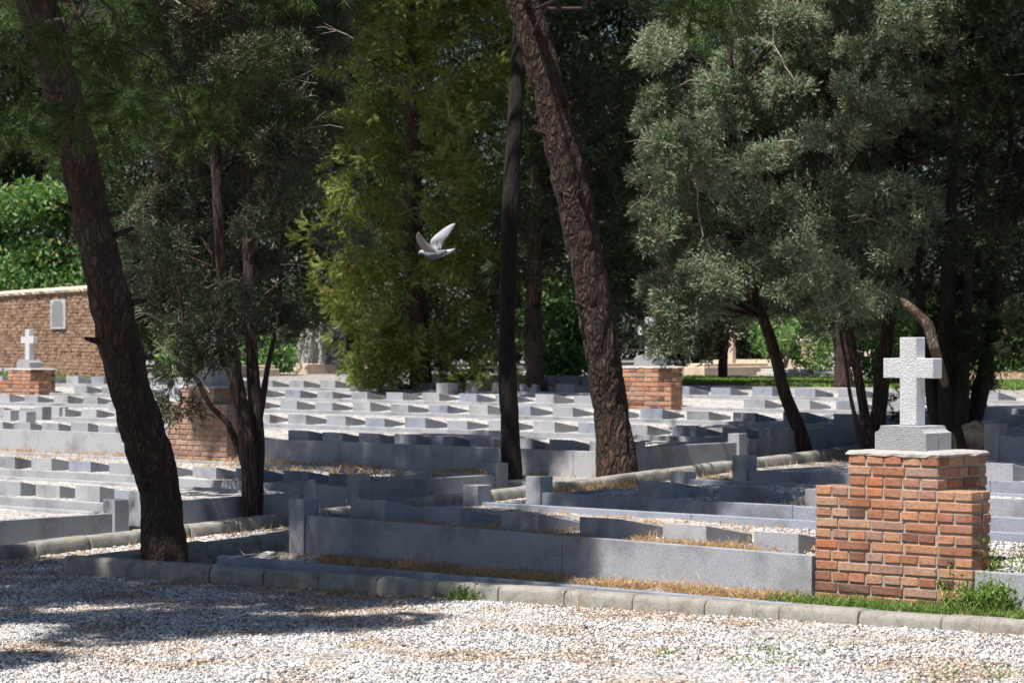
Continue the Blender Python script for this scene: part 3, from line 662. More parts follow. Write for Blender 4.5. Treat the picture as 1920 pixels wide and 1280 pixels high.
def tpl_coarse(n=16, R_=.28, ln=.13, wd=.05):
    base = rng.normal(0, R_*.5, (n, 3)); d = nrmz(rng.normal(0, 1, (n, 3)))
    return leaf_tris(base, d, rng.uniform(.6, 1.2, n)*ln, rng.uniform(.7, 1.3, n)*wd, rng.normal(0, 1, (n, 3)))
TPL = {'cyp': [tpl_cypress() for _ in range(8)], 'thu': [tpl_thuja() for _ in range(8)], 'pin': [tpl_pine() for _ in range(8)],
       'bro': [tpl_broad() for _ in range(8)], 'coa': [tpl_coarse() for _ in range(6)], 'cthu': [tpl_thuja(6, 7, .30)*np.array([1.2, 1.2, 1.2]) for _ in range(6)],
       'cbro': [tpl_broad(12, .19, .07, .3) for _ in range(6)]}
def frames(d):
    d = nrmz(d); r = rng.normal(0, 1, d.shape); x = nrmz(np.cross(d, r)); y = np.cross(d, x)
    return np.stack([x, y, d], -1)     # columns
def leaves(kind, P, D, scale):
    out = []; tp = TPL[kind]; idx = rng.integers(0, len(tp), len(P)); Fm = frames(D)
    for k in range(len(tp)):
        s = idx == k
        if not s.any(): continue
        T = tp[k]; v = np.einsum('nij,tkj->ntki', Fm[s], T)*scale[s][:, None, None, None]+P[s][:, None, None, :]
        out.append(v.reshape(-1, 3))
    return np.concatenate(out)
def mk_tris(name, v, mat, parent=None):
    return mk(name, v, np.arange(len(v)).reshape(-1, 3), mat, parent)
def clumps_to_tufts(C, r, n, up=.5, flat=.6, out_from=None, droop=0.0):
    """C clump centres, r clump radii: n tufts on each clump, facing outwards and up"""
    m = len(C); o = rng.normal(0, 1, (m, n, 3)); o = nrmz(o)*rng.uniform(.35, 1.0, (m, n, 1))**.6
    o[..., 2] *= flat
    P = C[:, None]+o*r[:, None, None]
    D = nrmz(o)+np.array([0, 0, up-droop])+rng.normal(0, .3, (m, n, 3))
    if out_from is not None:
        oo = nrmz((C-out_from)*np.array([1, 1, .3])); D = D+oo[:, None]*.6
    return P.reshape(-1, 3), D.reshape(-1, 3)
def inpoly(px, py, poly):
    c = False; n = len(poly); j = n-1
    for i in range(n):
        xi, yi = poly[i]; xj, yj = poly[j]
        if (yi > py) != (yj > py) and px < (xj-xi)*(py-yi)/(yj-yi)+xi: c = not c
        j = i
    return c
def region_clumps(poly, t, dt, n, gap=.0, gs=.7, seed=0):
    """n clump centres inside the region a crown fills, at real distances t-dt..t+dt"""
    xs = [p[0] for p in poly]; ys = [p[1] for p in poly]; C = []; tries = 0; rr = random.Random(seed)
    while len(C) < n and tries < n*60:
        tries += 1; x = rr.uniform(min(xs), max(xs)); y = rr.uniform(min(ys), max(ys))
        if not inpoly(x, y, poly): continue
        tt = t+rr.uniform(-dt, dt); p = PT(x, y, t); p.y = tt; 
        if gap and mnoise.noise(p*gs+Vector((seed, 0, 0))) < gap-.5: continue
        C.append(p[:])
    return np.array(C)

def limb_path(p0, p1, sag=.12, n=6, wob=.06, rr=random):
    p0 = Vector(p0); p1 = Vector(p1); L = (p1-p0).length; out = []
    for i in range(n+1):
        s = i/n; p = p0.lerp(p1, s); p.z += sag*L*math.sin(s*math.pi); j = wob*L*math.sin(s*math.pi)
        out.append(p+Vector((rr.uniform(-j, j), rr.uniform(-j, j), rr.uniform(-j, j)*.6)))
    out[0] = p0; out[-1] = p1
    return out
# sunlit spots of the photo: no leaf clump may stand between them and the sun
LIT = [PT(790+12*i, 470, 23.0) for i in range(6)]
LIT += [PG(x, 872, .25) for x in range(985, 1200, 30)]+[PG(x, 838, .5) for x in range(990, 1180, 35)]+[PG(x, 905, .3) for x in (580, 610, 640, 665)]
LIT += [PG(x, 872, .33) for x in range(520, 720, 40)]+[PG(x, 790, .6) for x in range(500, 1160, 70)]+[PG(x, 765, .7) for x in range(500, 1160, 70)]+[PG(x, 742, .8) for x in range(560, 1000, 70)]
LIT += [PG(x, 800, .56) for x in range(1000, 1180, 40)]+[PG(x, 785, .62) for x in range(500, 1300, 45)]+[PG(x, 775, .66) for x in range(500, 1700, 60)]+[PG(x, 757, .75) for x in range(500, 1700, 60)]+[PG(x, 800, .58) for x in range(1200, 1340, 40)]
LIT += [PG(x, 1000, .35) for x in range(1260, 1520, 40)]+[PG(x, 968, .36) for x in range(1180, 1520, 50)]+[PG(x, 905, .2) for x in (910, 925)]
LIT += [PT(x, y, 30.3) for x, y in [(1240, 270), (1260, 210), (1240, 450), (1300, 520), (1370, 505), (1300, 300), (1280, 600), (1540, 60), (1750, 80), (1590, 250), (1430, 330), (1440, 150)]]
LIT += [PT(x, y, 28.4) for x, y in [(995, 60), (1020, 160), (1045, 260)]]+[PG(1215, 700, 1.25), PG(1200, 740, .8)]
LIT += [PG(x, y, .15) for x, y in [(60, 950), (150, 955), (60, 905), (400, 930), (60, 885)]]
LIT += [PG(x, 1098+.075*(x-930), .1) for x in range(930, 1400, 45)]+[PT(x, y, 28.3) for x, y in [(1075, 380), (1100, 480)]]
LIT += [PT(x, y, 27.9) for x, y in [(1700, 572), (1722, 590), (1740, 608)]]
LIT = np.array([p[:] for p in LIT]); SN = np.array(S[:])
def lit_filter(C, r=.5):
    C = np.asarray([tuple(c) for c in C], float); keep = np.ones(len(C), bool)
    for p in LIT:
        d = C-p; t = d@SN; per = np.linalg.norm(d-t[:, None]*SN, axis=1); keep &= ~((t > .55) & (per < r))
    return C[keep]
def shade_screen(poly, t, h, frac, seed, step=.5, gs=.75):
    # unseen leaf clumps added towards the sun to shade parts of the foliage
    xs = [p[0] for p in poly]; ys = [max(-40, p[1]) for p in poly]; out = []; rr = random.Random(seed); st = step*F/t
    y = max(-40, min(ys))
    while y < max(ys):
        x = min(xs)
        while x < max(xs):
            if inpoly(x, y, poly):
                p = PT(x+rr.uniform(-.3, .3)*st, y+rr.uniform(-.3, .3)*st, t)
                if mnoise.noise(p*gs+Vector((seed*1.7, 0, 0)))*1.25+.5 < frac:
                    hh = h+rr.uniform(-.5, .8); out.append((p+S*((hh-p.z)/S.z))[:])
            x += st
        y += st
    return np.array(out)
def trunk_at(path, z):
    for i in range(len(path)-1):
        a, b = Vector(path[i]), Vector(path[i+1])
        if (a.z <= z <= b.z): return a.lerp(b, (z-a.z)/(b.z-a.z+1e-6))
    return Vector(path[-1]) if z > path[-1][2] else Vector(path[0])
def smooth_path(pts, k=6):
    pts = [Vector(p) for p in pts]; out = []
    for i in range(len(pts)-1):
        p0 = pts[max(i-1, 0)]; p1 = pts[i]; p2 = pts[i+1]; p3 = pts[min(i+2, len(pts)-1)]
        for j in range(k):
            t = j/k; out.append(.5*((2*p1)+(-p0+p2)*t+(2*p0-5*p1+4*p2-p3)*t*t+(-p0+3*p1-3*p2+p3)*t**3))
    out.append(pts[-1]); return out
def big_trunk(path, rad, name, mat, parent, seed, amp=.02, n=72, dz=.028, vs=6.0, zst=.35):
    """rough-barked trunk with real plates: a dense tube whose skin is pushed by noise"""
    sp = smooth_path(path, 24); L = len(sp); rr_ = np.interp(np.linspace(0, 1, L), np.linspace(0, 1, len(rad)), rad)
    vs_ = []; 
    x = Vector((1, 0, 0))
    for i, p in enumerate(sp):
        d = (sp[min(i+1, L-1)]-sp[max(i-1, 0)]).normalized(); x = (x-d*x.dot(d)).normalized(); y = d.cross(x)
        for j in range(n):
            an = 2*math.pi*j/n; e = x*math.cos(an)+y*math.sin(an); q = p+e*rr_[i]
            s = Vector((q.x*vs+seed, q.y*vs, q.z*vs*zst))+mnoise.noise_vector(Vector((q.x*4, q.y*4, q.z*2)))*.35
            dd = mnoise.voronoi(s)[0]; ed = min(1, (dd[1]-dd[0])*3.2)
            h = (ed-.6)*amp+mnoise.noise(Vector((q.x*1.5+seed, q.y*1.5, q.z*1.2)))*amp*1.6+mnoise.noise(q*22)*amp*.35
            flare = 1+.14*max(0, 1-i/L*10)
            vs_.append(p+e*(rr_[i]*flare+h))
    fs = [(i*n+j, i*n+(j+1) % n, (i+1)*n+(j+1) % n, (i+1)*n+j) for i in range(L-1) for j in range(n)]
    fs.append(tuple((L-1)*n+j for j in range(n)))
    return mk(name, vs_, fs, mat, parent, smooth=True)
def make_tree(name, label, cat, stems, radii, clumps, crad, kind, nt, mat, bark, group=None, rough=False, scale=(.8, 1.25), up=.5, flat=.6, droop=0, limb_n=.5, limb_r=.017, twigs=0, seed=1, amp=.02, limb_top=None, twigmat=None):
    clumps = lit_filter(clumps, .42); crad = np.asarray(crad)[:len(clumps)]
    base = Vector(stems[0][0]); t = empty(name, base); tag(t, label, cat, group)
    inv = -base
    sh = lambda ps: [Vector(p)+inv for p in ps]
    for i, (s, r_) in enumerate(zip(stems, radii)):
        if rough: big_trunk([p-base for p in map(Vector, s)], r_, 'trunk', bark, t, seed+i, amp)
        else:
            sp = smooth_path(sh(s), 8); rr_ = np.interp(np.linspace(0, 1, len(sp)), np.linspace(0, 1, len(r_)), r_); mb = MB()
            rj = random.Random(seed+i); mb.tube([p+Vector((rj.uniform(-1, 1), rj.uniform(-1, 1), 0))*rr_[q]*.12 for q, p in enumerate(sp)], [x*rj.uniform(.93, 1.08) for x in rr_], 14)
            mb.build('trunk', bark, t, smooth=True)
    rr = random.Random(seed); mb = MB(); cnt = 0
    for c in clumps:
        if rr.random() > limb_n or (cat in ('cypress', 'conifer') and c[2] > HC+.122*c[1]): continue
        c = Vector(c); st = stems[rr.randrange(min(2, len(stems)))]
        z = min(st[-1][2] if not isinstance(st[-1], Vector) else st[-1].z, max(c.z-rr.uniform(.2, 1.1), st[0].z+min(1.9, (st[-1].z-st[0].z)*.4))) if limb_top is None else limb_top+rr.uniform(-.8, .8)
        p0 = trunk_at(st, z); d = (c-p0).length
        ps = limb_path(p0, c, .06, 6, .05, rr); r0 = min(limb_r*(.5+d*.25), .09)
        mb.tube([p-base for p in ps], [r0*(1-.8*i/6) for i in range(7)], 6); cnt += 1
    if cnt > 3 and cat != 'bush': mb.build('limbs', bark, t, smooth=True)
    if twigs:
        mt = MB()
        for c in rr.sample(list(map(tuple, clumps)), min(twigs, len(clumps))):
            p = Vector(c)-base+Vector((rr.uniform(-.3, .3), -rr.uniform(.1, .5), rr.uniform(-.25, .2)))
            d = Vector((rr.uniform(-1, 1), rr.uniform(-.6, .2), rr.uniform(-.35, .45))).normalized(); L = rr.uniform(.25, .75)
            ps = limb_path(p, p+d*L, .1, 5, .08, rr); mt.tube(ps, [.0065*(1-.13*i) for i in range(6)], 5)
            for q in range(2):
                s0 = ps[rr.randrange(1, 4)]; d2 = (d+Vector((rr.uniform(-.9, .9), rr.uniform(-.5, .5), rr.uniform(-.9, .9)))).normalized()
                mt.tube([s0, s0+d2*L*.2, s0+d2*L*.38], [.004, .003, .0015], 4)
        tag(mt.build('dead_twigs', twigmat or M_GREYTWIG, t), kind='stuff')
    C = np.array([tuple(c) for c in clumps]); cen = C.mean(0)
    P, D = clumps_to_tufts(C, crad, nt, up, flat, cen, droop)
    v = leaves(kind, P, D, rng.uniform(scale[0], scale[1], len(P)))-np.array(base)
    mk_tris('crown', v, mat, t)
    return t

# ---- the two pines and what their high crowns shade
TA, TB = 21.3, 28.9
stemA = [PG(314, 1062, -.12)-Vector((0, 0, .4))]+[PT(x, y, TA-.25*i) for i, (x, y) in enumerate([(300, 940), (262, 800), (222, 640), (180, 450), (150, 300), (105, 140), (68, -10)])]
topA = stemA[-1]; stemA += [topA+Vector((-.25, -.1, 1.0)), topA+Vector((-.4, -.3, 2.6)), topA+Vector((-.5, -.2, 4.6))]
radA = [.205, .175, .17, .16, .155, .15, .145, .14, .13, .11, .06]
stemB = [PG(1160, 905, .1)-Vector((0, 0, .4))]+[PT(x, y, TB-.15*i) for i, (x, y) in enumerate([(1150, 800), (1128, 660), (1105, 520), (1072, 350), (1035, 190), (975, -10)])]
topB = stemB[-1]; stemB += [topB+Vector((-.45, -.1, 1.2)), topB+Vector((-.7, -.3, 2.6)), topB+Vector((-.8, -.4, 4.0))]
radB = [.23, .205, .195, .19, .19, .185, .17, .15, .12, .06]
shade = [   # patches of ground and stone the high crowns keep in shade: outline in the photo, height of the surface
    ([(-150, 1020), (-150, 1205), (120, 1200), (400, 1172), (640, 1146), (790, 1122), (800, 1090), (700, 1070), (430, 1052), (300, 1040), (100, 1020)], None),
    ([(430, 1045), (550, 1040), (560, 950), (640, 935), (760, 940), (930, 985), (1130, 1003), (1110, 1058), (820, 1050), (700, 1060)], .2),
    ([(985, 895), (1250, 862), (1560, 855), (1540, 915), (1470, 935), (1350, 938), (1050, 928)], .42),
    ([(720, 905), (900, 884), (930, 898), (1120, 898), (1200, 882), (1345, 866), (1410, 870), (1280, 905), (950, 930), (720, 950)], .15),
    ([(490, 800), (560, 797), (800, 808), (960, 822), (960, 850), (840, 868), (700, 880), (490, 860)], .42),
    ([(1000, 752), (1110, 748), (1110, 738), (1000, 740)], .7), ([(1850, 790), (1930, 790), (1930, 862), (1850, 862)], .6),
]
def shade_clumps():
    out = []; rr = random.Random(21)
    for (sp, Y0, Y1) in ((.36, 12, 24), (.42, 24, 46)):
        y = Y0
        while y < Y1:
            x = -8.0
            while x < 8.0:
                gx, gy = x+rr.uniform(-.2, .2), y+rr.uniform(-.2, .2); a_, b_ = toAB(gx, gy); z = float(zground(a_, b_))+.12
                zs = None
                for s_, z_ in shade:
                    zz = z if z_ is None else z_; px = 960+F*gx/gy; py = HY+(HC-zz)*F/gy
                    if inpoly(px, py, s_): zs = zz; break
                if zs is not None:
                    z = zs
                    # sun flecks: leave a few gaps
                    if mnoise.noise(Vector((gx*1.5, gy*1.5, 3.7))) > (-.18 if gy < 18 else -.42):
                        h = rr.uniform(6.3, 7.6) if Y0 < 20 else rr.uniform(7.2, 8.8)
                        out.append(Vector((gx, gy, z))+S*((h-z)/S.z))
                x += sp
            y += sp
    free = out; out = []
    # trunk shade
    for st in (stemA, stemB):
        for i in range(26):
            p = st[1].lerp(st[3], i/14) if i < 14 else st[3].lerp(st[5], (i-14)/12)
            if i > 15 and (st is stemB or rr.random() < .5): continue
            h = rr.uniform(6.6, 7.8) if st is stemA else rr.uniform(7.2, 8.4)
            out.append(p+S*((h-p.z)/S.z)+Vector((rr.uniform(-.15, .15), 0, 0)))
    # the dark conifer's stems and the shadowed wall at the right
    for (x0, y0, x1, y1, t_, m_) in ((1745, 720, 1750, 860, 29.5, 7), (385, 640, 385, 715, 33.6, 7), (1790, 640, 1790, 860, 29.5, 10), (1845, 700, 1810, 860, 29.7, 8), (961, 905, 951, 520, 29.6, 14), (1500, 840, 1450, 660, 31.5, 7)):
        for i in range(m_):
            p = PT(x0+(x1-x0)*i/(m_-1), y0+(y1-y0)*i/(m_-1), t_); h = rr.uniform(8.2, 9.4); out.append(p+S*((h-p.z)/S.z))
    for i in range(16):
        p = AB(-14.9+.17*i, 23.9, .3+.2*(i % 3)); h = rr.uniform(8.2, 9.4); out.append(p+S*((h-p.z)/S.z))
    return [tuple(c) for c in lit_filter(free, .72)]+[tuple(c) for c in lit_filter(out, .30)]
SC = [Vector(c) for c in shade_clumps()]
# never let a shading clump sink into the frame
for c in SC:
    c.z = max(c.z, HC+.14*c.y+.5)
cA = [c for c in SC if (c-Vector((topA.x, topA.y, c.z))).length <= (c-Vector((topB.x, topB.y, c.z))).length]
cB = [c for c in SC if (c-Vector((topA.x, topA.y, c.z))).length > (c-Vector((topB.x, topB.y, c.z))).length]
print('shade clumps', len(cA), len(cB))
vis = region_clumps([(-60, -60), (640, -60), (620, 140), (560, 250), (430, 300), (300, 300), (200, 320), (120, 330), (60, 300), (-60, 330)], 23.4, 1.1, 66, .40, 1.3, 5)
visA = [Vector(c) for c in vis]+[PT(x, y, 18.0) for x, y in [(150, 92), (185, 95), (205, 80), (130, 100), (40, 60), (225, 165), (240, 185), (40, 215), (150, 200), (20, 130), (135, 235)]]
visB = [PT(x, y, 21.0) for x, y in [(1260, 10), (1300, 25), (1345, 30), (1380, 15), (1310, -20), (1400, -10), (1330, 60), (1290, -30)]]
def pine(name_label, stem, rad, clumps_hi, clumps_vis, seed, ltop, nv):
    allc = clumps_hi+clumps_vis
    cr = np.array([rng.uniform(.33, .46) for _ in clumps_hi]+[.2]*len(clumps_vis))
    base = stem[0]; t = empty('pine_tree', base); tag(t, name_label, 'pine tree', 'leaning pines')
    big_trunk([p-base for p in stem], rad, 'trunk', M_PINEBARK, t, seed, .022)
    rr = random.Random(seed); mb = MB()
    for c in clumps_hi:
        if rr.random() > .14: continue
        p0 = trunk_at(stem, ltop+rr.uniform(-.6, 1.5)); ps = limb_path(p0, c, .05, 6, .03, rr); mb.tube([p-base for p in ps], [.032*(1-.8*i/6) for i in range(7)], 6)
    for c in clumps_vis:
        if rr.random() > .3: continue
        ps = limb_path(trunk_at(stem, c.z+rr.uniform(.4, 1.2)), c, .05, 6, .05, rr); mb.tube([p-base for p in ps], [.022*(1-.8*i/6) for i in range(7)], 5)
    mb.build('limbs', M_CYPBARK, t, smooth=True)
    for i in range(7):
        q = stem[2].lerp(stem[5], rr.random()); q = trunk_at(stem, q.z); an = rr.uniform(-2.6, .2); d = Vector((math.cos(an), math.sin(an), rr.uniform(.1, .5))).normalized(); L = rr.uniform(.24, .36)
        sm = MB(); sm.tube([q-base, q-base+d*L*.8, q-base+d*L], [.035, .022, .012], 8); sm.build('branch_stub', M_CYPBARK, t, smooth=True)
    P1, D1 = clumps_to_tufts(np.array([c[:] for c in clumps_hi]), cr[:len(clumps_hi)], 78, .6, .5)
    P2, D2 = clumps_to_tufts(np.array([c[:] for c in clumps_vis]), cr[len(clumps_hi):], nv, .1, 1.0, None, .2)
    v = np.concatenate([leaves('pin', P1, D1, rng.uniform(1.1, 1.5, len(P1))), leaves('pin', P2, D2, rng.uniform(.75, 1.1, len(P2)))])-np.array(base)
    mk_tris('crown', v, L_PINE, t)
pine('big pine leaning left in the left foreground, its needles hanging at top left', stemA, radA, cA, visA, 1, 6.8, 15)
pine('tall reddish pine leaning left in the centre, rooted behind the near plot', stemB, radB, cB, visB, 2, 7.8, 16)

# ---- other trees
def stem_px(pts, t, z0=None, jt=.1):
    out = [PT(x, y, t) for x, y in pts]
    return out
def cr(n, lo, hi): return rng.uniform(lo, hi, n)
# dark straight trunk in the centre
t3 = 29.6
s3 = stem_px([(961, 960), (956, 800), (951, 680), (952, 560), (955, 420), (962, 280), (972, 120), (978, 0), (980, -200), (982, -420)], t3)
poly3 = [(880, -520), (1030, -520), (1030, -60), (1000, 0), (960, -20), (920, 0), (880, -80)]
c3 = region_clumps(poly3, t3+.6, .8, 16, .25, .6, 3)
make_tree('thuja_tree', 'dark straight trunked conifer in the centre, just left of the reddish pine', 'conifer', [s3], [[.125, .105, .10, .095, .095, .09, .085, .08, .06, .03]], c3, cr(len(c3), .4, .6), 'thu', 34, L_THUJA_D, M_SHADEDBARK, rough=True, amp=.008, seed=31, droop=.6, limb_n=.4)
# multi stemmed blue cypress at the left
t4 = 24.7
s4 = [stem_px([(470, 1010), (468, 880), (458, 800), (440, 700), (425, 600), (412, 450), (405, 300), (402, 100), (400, -150)], t4),
      stem_px([(476, 1010), (482, 860), (478, 760), (472, 660), (468, 560), (462, 400), (458, 220), (455, 0), (455, -200)], t4+.15),
      stem_px([(468, 900), (430, 800), (395, 760), (362, 690), (345, 610), (330, 520), (300, 420)], t4+.3),
      stem_px([(480, 830), (500, 700), (520, 600), (528, 480), (535, 330)], t4+.4)]
poly4 = [(215, -300), (600, -300), (640, 0), (610, 200), (560, 330), (500, 470), (560, 610), (500, 650), (430, 610), (330, 640), (290, 560), (200, 480), (215, 250)]
c4 = np.concatenate([region_clumps(poly4, t4+1.5, 1.0, 190, .42, 1.2, 4), np.array([PT(x, y, t4-.9)[:] for x, y in [(310, 455), (300, 490), (325, 520), (290, 280), (315, 340), (280, 345), (430, 560), (410, 585), (470, 400), (330, 700), (345, 765), (388, 640), (372, 662), (398, 668), (645, 455)]])])
c4 = np.concatenate([c4, region_clumps([(330, -20), (560, -20), (540, 420), (470, 470), (380, 430)], t4-.7, .35, 34, .3, 1.2, 44)])
c4 = np.concatenate([c4, shade_screen(poly4, t4+.8, 7.2, .70, 4, .42, .9)])
make_tree('cypress_tree', 'multi-stemmed grey-blue cypress with reddish stems at the left', 'cypress', s4, [[.085, .08, .075, .07, .06, .05, .045, .03, .01], [.075, .07, .065, .06, .055, .05, .04, .03, .01], [.032, .029, .026, .024, .02, .016, .01], [.035, .03, .025, .02, .01]], c4, cr(len(c4), .16, .28), 'cyp', 26, L_BLUE_D, M_CYPBARK, 'blue grey cypresses', rough=True, amp=.006, seed=41, limb_n=.6, twigs=30, scale=(.9, 1.4), flat=.45)
# big thuja in the centre left, foliage down to the ground
t6 = 45.5
s6 = [stem_px([(790, 742), (788, 640), (780, 500), (775, 300), (770, 0), (768, -250)], t6)]
poly6 = [(600, -300), (960, -300), (1010, -100), (985, 150), (960, 350), (935, 480), (930, 600), (930, 690), (880, 712), (800, 700), (740, 715), (680, 705), (655, 640), (640, 540), (590, 420), (600, 200), (575, 0)]
c6 = region_clumps(poly6, t6, 1.8, 215, .34, .6, 6)
c6 = np.concatenate([c6, shade_screen(poly6, t6-1.9, 10.0, .74, 6)])
make_tree('thuja_tree', 'large bright yellow-green thuja hanging to the ground left of centre', 'conifer', s6, [[.2, .18, .16, .13, .08, .03]], c6, cr(len(c6), .3, .52), 'thu', 34, L_THUJA, M_CYPBARK, seed=61, droop=.55, limb_n=.5, twigs=60, scale=(.9, 1.5), twigmat=M_GREYTWIG)
# tree D behind the centre, dark with thick trunk
t7 = 43.5
s7 = [stem_px([(1008, 742), (1003, 680), (1000, 600), (1005, 450), (1010, 200), (1015, -100)], t7)]
poly7 = [(960, -250), (1260, -250), (1265, 100), (1230, 300), (1235, 480), (1210, 600), (1150, 640), (1110, 500), (1060, 560), (1010, 600), (950, 620), (930, 520), (985, 350)]
c7 = region_clumps(poly7, t7, 1.6, 150, .28, .5, 7)
c7 = np.concatenate([c7, shade_screen(poly7, t7-1.7, 10.0, .8, 7)])
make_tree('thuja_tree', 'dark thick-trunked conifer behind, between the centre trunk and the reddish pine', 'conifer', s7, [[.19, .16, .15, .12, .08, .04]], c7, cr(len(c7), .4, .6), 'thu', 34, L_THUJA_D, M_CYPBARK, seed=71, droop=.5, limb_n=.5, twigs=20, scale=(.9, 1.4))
# blue cypress F (leaning trunk) and G (cluster) at the right
t5 = 31.5
s5 = [stem_px([(1522, 890), (1496, 800), (1472, 740), (1455, 670), (1436, 610), (1412, 550), (1395, 450), (1375, 300), (1370, 100), (1368, -150)], t5)]
poly5 = [(1225, 80), (1300, 40), (1420, -120), (1560, -250), (1600, 0), (1540, 250), (1520, 430), (1500, 560), (1440, 600), (1400, 560), (1350, 600), (1330, 660), (1250, 640), (1225, 560), (1250, 470), (1215, 380), (1230, 230)]
c5 = np.concatenate([region_clumps(poly5, t5, 1.5, 230, .46, 1.5, 9), np.array([PT(x, y, t5-1.1)[:] for x, y in [(1240, 270), (1260, 250), (1235, 290), (1300, 300), (1250, 190), (1270, 180), (1300, 510), (1350, 500), (1400, 505), (1450, 520), (1260, 560), (1280, 600), (1250, 620), (1310, 540), (1360, 545), (1230, 450), (1290, 670), (1255, 650), (1380, 620)]])])
def keep_c(c, px, py):
    if px < 1228 and 596 < py < 700: return False
    if 1375 < px < 1650 and py > 605: return False
    return py < 655
c5 = np.array([c for c in c5 if keep_c(c, 960+F*c[0]/c[1], HY-F*(c[2]-HC)/c[1])])
c5 = np.concatenate([c5, shade_screen(poly5, t5-1.4, 8.0, .42, 5, .36, 1.5)])
make_tree('cypress_tree', 'grey-blue cypress with a thin leaning trunk right of the middle pedestal', 'cypress', s5, [[.10, .085, .08, .075, .07, .065, .06, .05, .03, .01]], c5, cr(len(c5), .17, .30), 'cyp', 28, L_BLUE, M_CYPBARK, 'blue grey cypresses', rough=True, amp=.007, seed=51, limb_n=.5, twigs=30, scale=(1.0, 1.5), flat=.42)
tg = 31.0
s8 = [stem_px([(1640, 842), (1648, 770), (1655, 700), (1668, 600), (1685, 480), (1695, 300), (1700, 50), (1700, -200)], tg),
      stem_px([(1634, 842), (1622, 780), (1608, 700), (1596, 640), (1580, 540), (1560, 380), (1550, 150), (1545, -100)], tg-.2),
      stem_px([(1622, 842), (1608, 800), (1594, 740), (1586, 680), (1575, 620)], tg-.4)]
poly8 = [(1470, -250), (1950, -250), (1960, 0), (1830, 120), (1760, 260), (1740, 400), (1720, 520), (1690, 600), (1640, 660), (1560, 650), (1480, 600), (1500, 400), (1480, 150)]
c8 = np.concatenate([region_clumps(poly8, tg, 1.6, 250, .46, 1.5, 8), np.array([PT(x, y, tg-1.3)[:] for x, y in [(1540, 50), (1560, 75), (1520, 70), (1780, 20), (1750, 80), (1720, 70), (1590, 250), (1580, 160), (1680, 350), (1700, 370), (1650, 360), (1610, 630), (1560, 640), (1590, 570), (1500, 470)]])])
c8 = np.array([c for c in c8 if not (HY-F*(c[2]-HC)/c[1] > 618)])
c8 = np.concatenate([c8, shade_screen(poly8, tg-1.5, 8.0, .44, 8, .36, 1.5)])
make_tree('cypress_tree', 'grey-blue cypress with three dark stems behind the near stone cross', 'cypress', s8, [[.10, .09, .085, .08, .07, .05, .03, .01], [.07, .06, .055, .05, .045, .035, .02, .01], [.04, .035, .03, .025, .012]], c8, cr(len(c8), .17, .30), 'cyp', 28, L_BLUE, M_CYPBARK, 'blue grey cypresses', rough=True, amp=.007, seed=81, limb_n=.4, twigs=30, scale=(1.0, 1.5), flat=.42)
# dark tree H right of the cross
th = 29.5
s9 = [stem_px([(1790, 875), (1785, 800), (1778, 720), (1775, 620), (1780, 480), (1790, 250), (1800, -100)], th),
      stem_px([(1800, 872), (1822, 800), (1842, 720), (1855, 640), (1870, 520), (1890, 350), (1900, 100)], th+.2),
      stem_px([(1778, 872), (1755, 780), (1742, 700), (1730, 620), (1722, 520), (1715, 380)], th+.1),
      stem_px([(1784, 872), (1800, 790), (1806, 700), (1812, 600), (1820, 450)], th-.1)]
poly9 = [(1740, -250), (2150, -250), (2150, 600), (1990, 660), (1890, 650), (1830, 700), (1780, 770), (1735, 780), (1722, 700), (1740, 600), (1720, 520), (1760, 330), (1780, 150)]
c9 = region_clumps(poly9, th+.6, 1.6, 175, .12, .6, 12)
c9 = np.concatenate([c9, shade_screen(poly9, th-1.0, 8.2, .85, 9, .5)])
make_tree('cypress_tree', 'very dark many-stemmed conifer just right of the near stone cross', 'conifer', s9, [[.16, .14, .12, .10, .08, .05, .02], [.11, .10, .09, .08, .06, .04, .01], [.09, .08, .07, .06, .04, .02], [.10, .09, .08, .06, .03]], c9, cr(len(c9), .34, .52), 'thu', 40, L_THUJA_D, M_SHADEDBARK, rough=True, amp=.007, seed=91, limb_n=.2, droop=.3, twigs=12, scale=(.6, 1.0))
# dark root mound at its foot
mb = MB(); bm = bmesh.new(); bmesh.ops.create_icosphere(bm, subdivisions=4, radius=1)
vv = [(v.co.x*.36*(1+.25*mnoise.noise(v.co*2)), v.co.y*.3, max(-.2, v.co.z*.34*(1+.3*mnoise.noise(v.co*3+Vector((4, 0, 0)))))) for v in bm.verts]; ff = [[v.index for v in f.verts] for f in bm.faces]; bm.free()
o = mk('tree_stump', vv, ff, M_SHADEDBARK, loc=PT(1838, 850, th-.6), smooth=True); tag(o, 'dark rounded root mound at the foot of the dark conifer', 'stump')
# small far trees at the right
t10 = 52
s10 = [stem_px([(1357, 722), (1356, 680), (1360, 630), (1362, 560), (1365, 430)], t10)]
c10 = region_clumps([(1250, 380), (1440, 380), (1430, 560), (1400, 610), (1330, 640), (1290, 640), (1270, 560)], t10, 1.0, 36, .3, .6, 14)
make_tree('young_tree', 'small thin-trunked dark tree on the far grass, right of the middle pedestal', 'tree', s10, [[.11, .09, .08, .06, .03]], c10, cr(36 if len(c10) == 36 else len(c10), .35, .55), 'coa', 30, L_BLUE_D, M_CYPBARK, seed=101)
s11 = [stem_px([(1583, 733), (1580, 680), (1576, 600), (1575, 480), (1575, 300)], 44.0)]
c11 = region_clumps([(1480, 200), (1680, 200), (1680, 480), (1640, 600), (1540, 600), (1490, 480)], 45, 1.2, 44, .3, .6, 15)
make_tree('young_tree', 'dark trunked tree behind the three-stemmed cypress, beyond the last row', 'tree', s11, [[.17, .15, .13, .1, .06]], c11, cr(len(c11), .45, .6), 'coa', 30, L_BLUE_D, M_CYPBARK, seed=111)
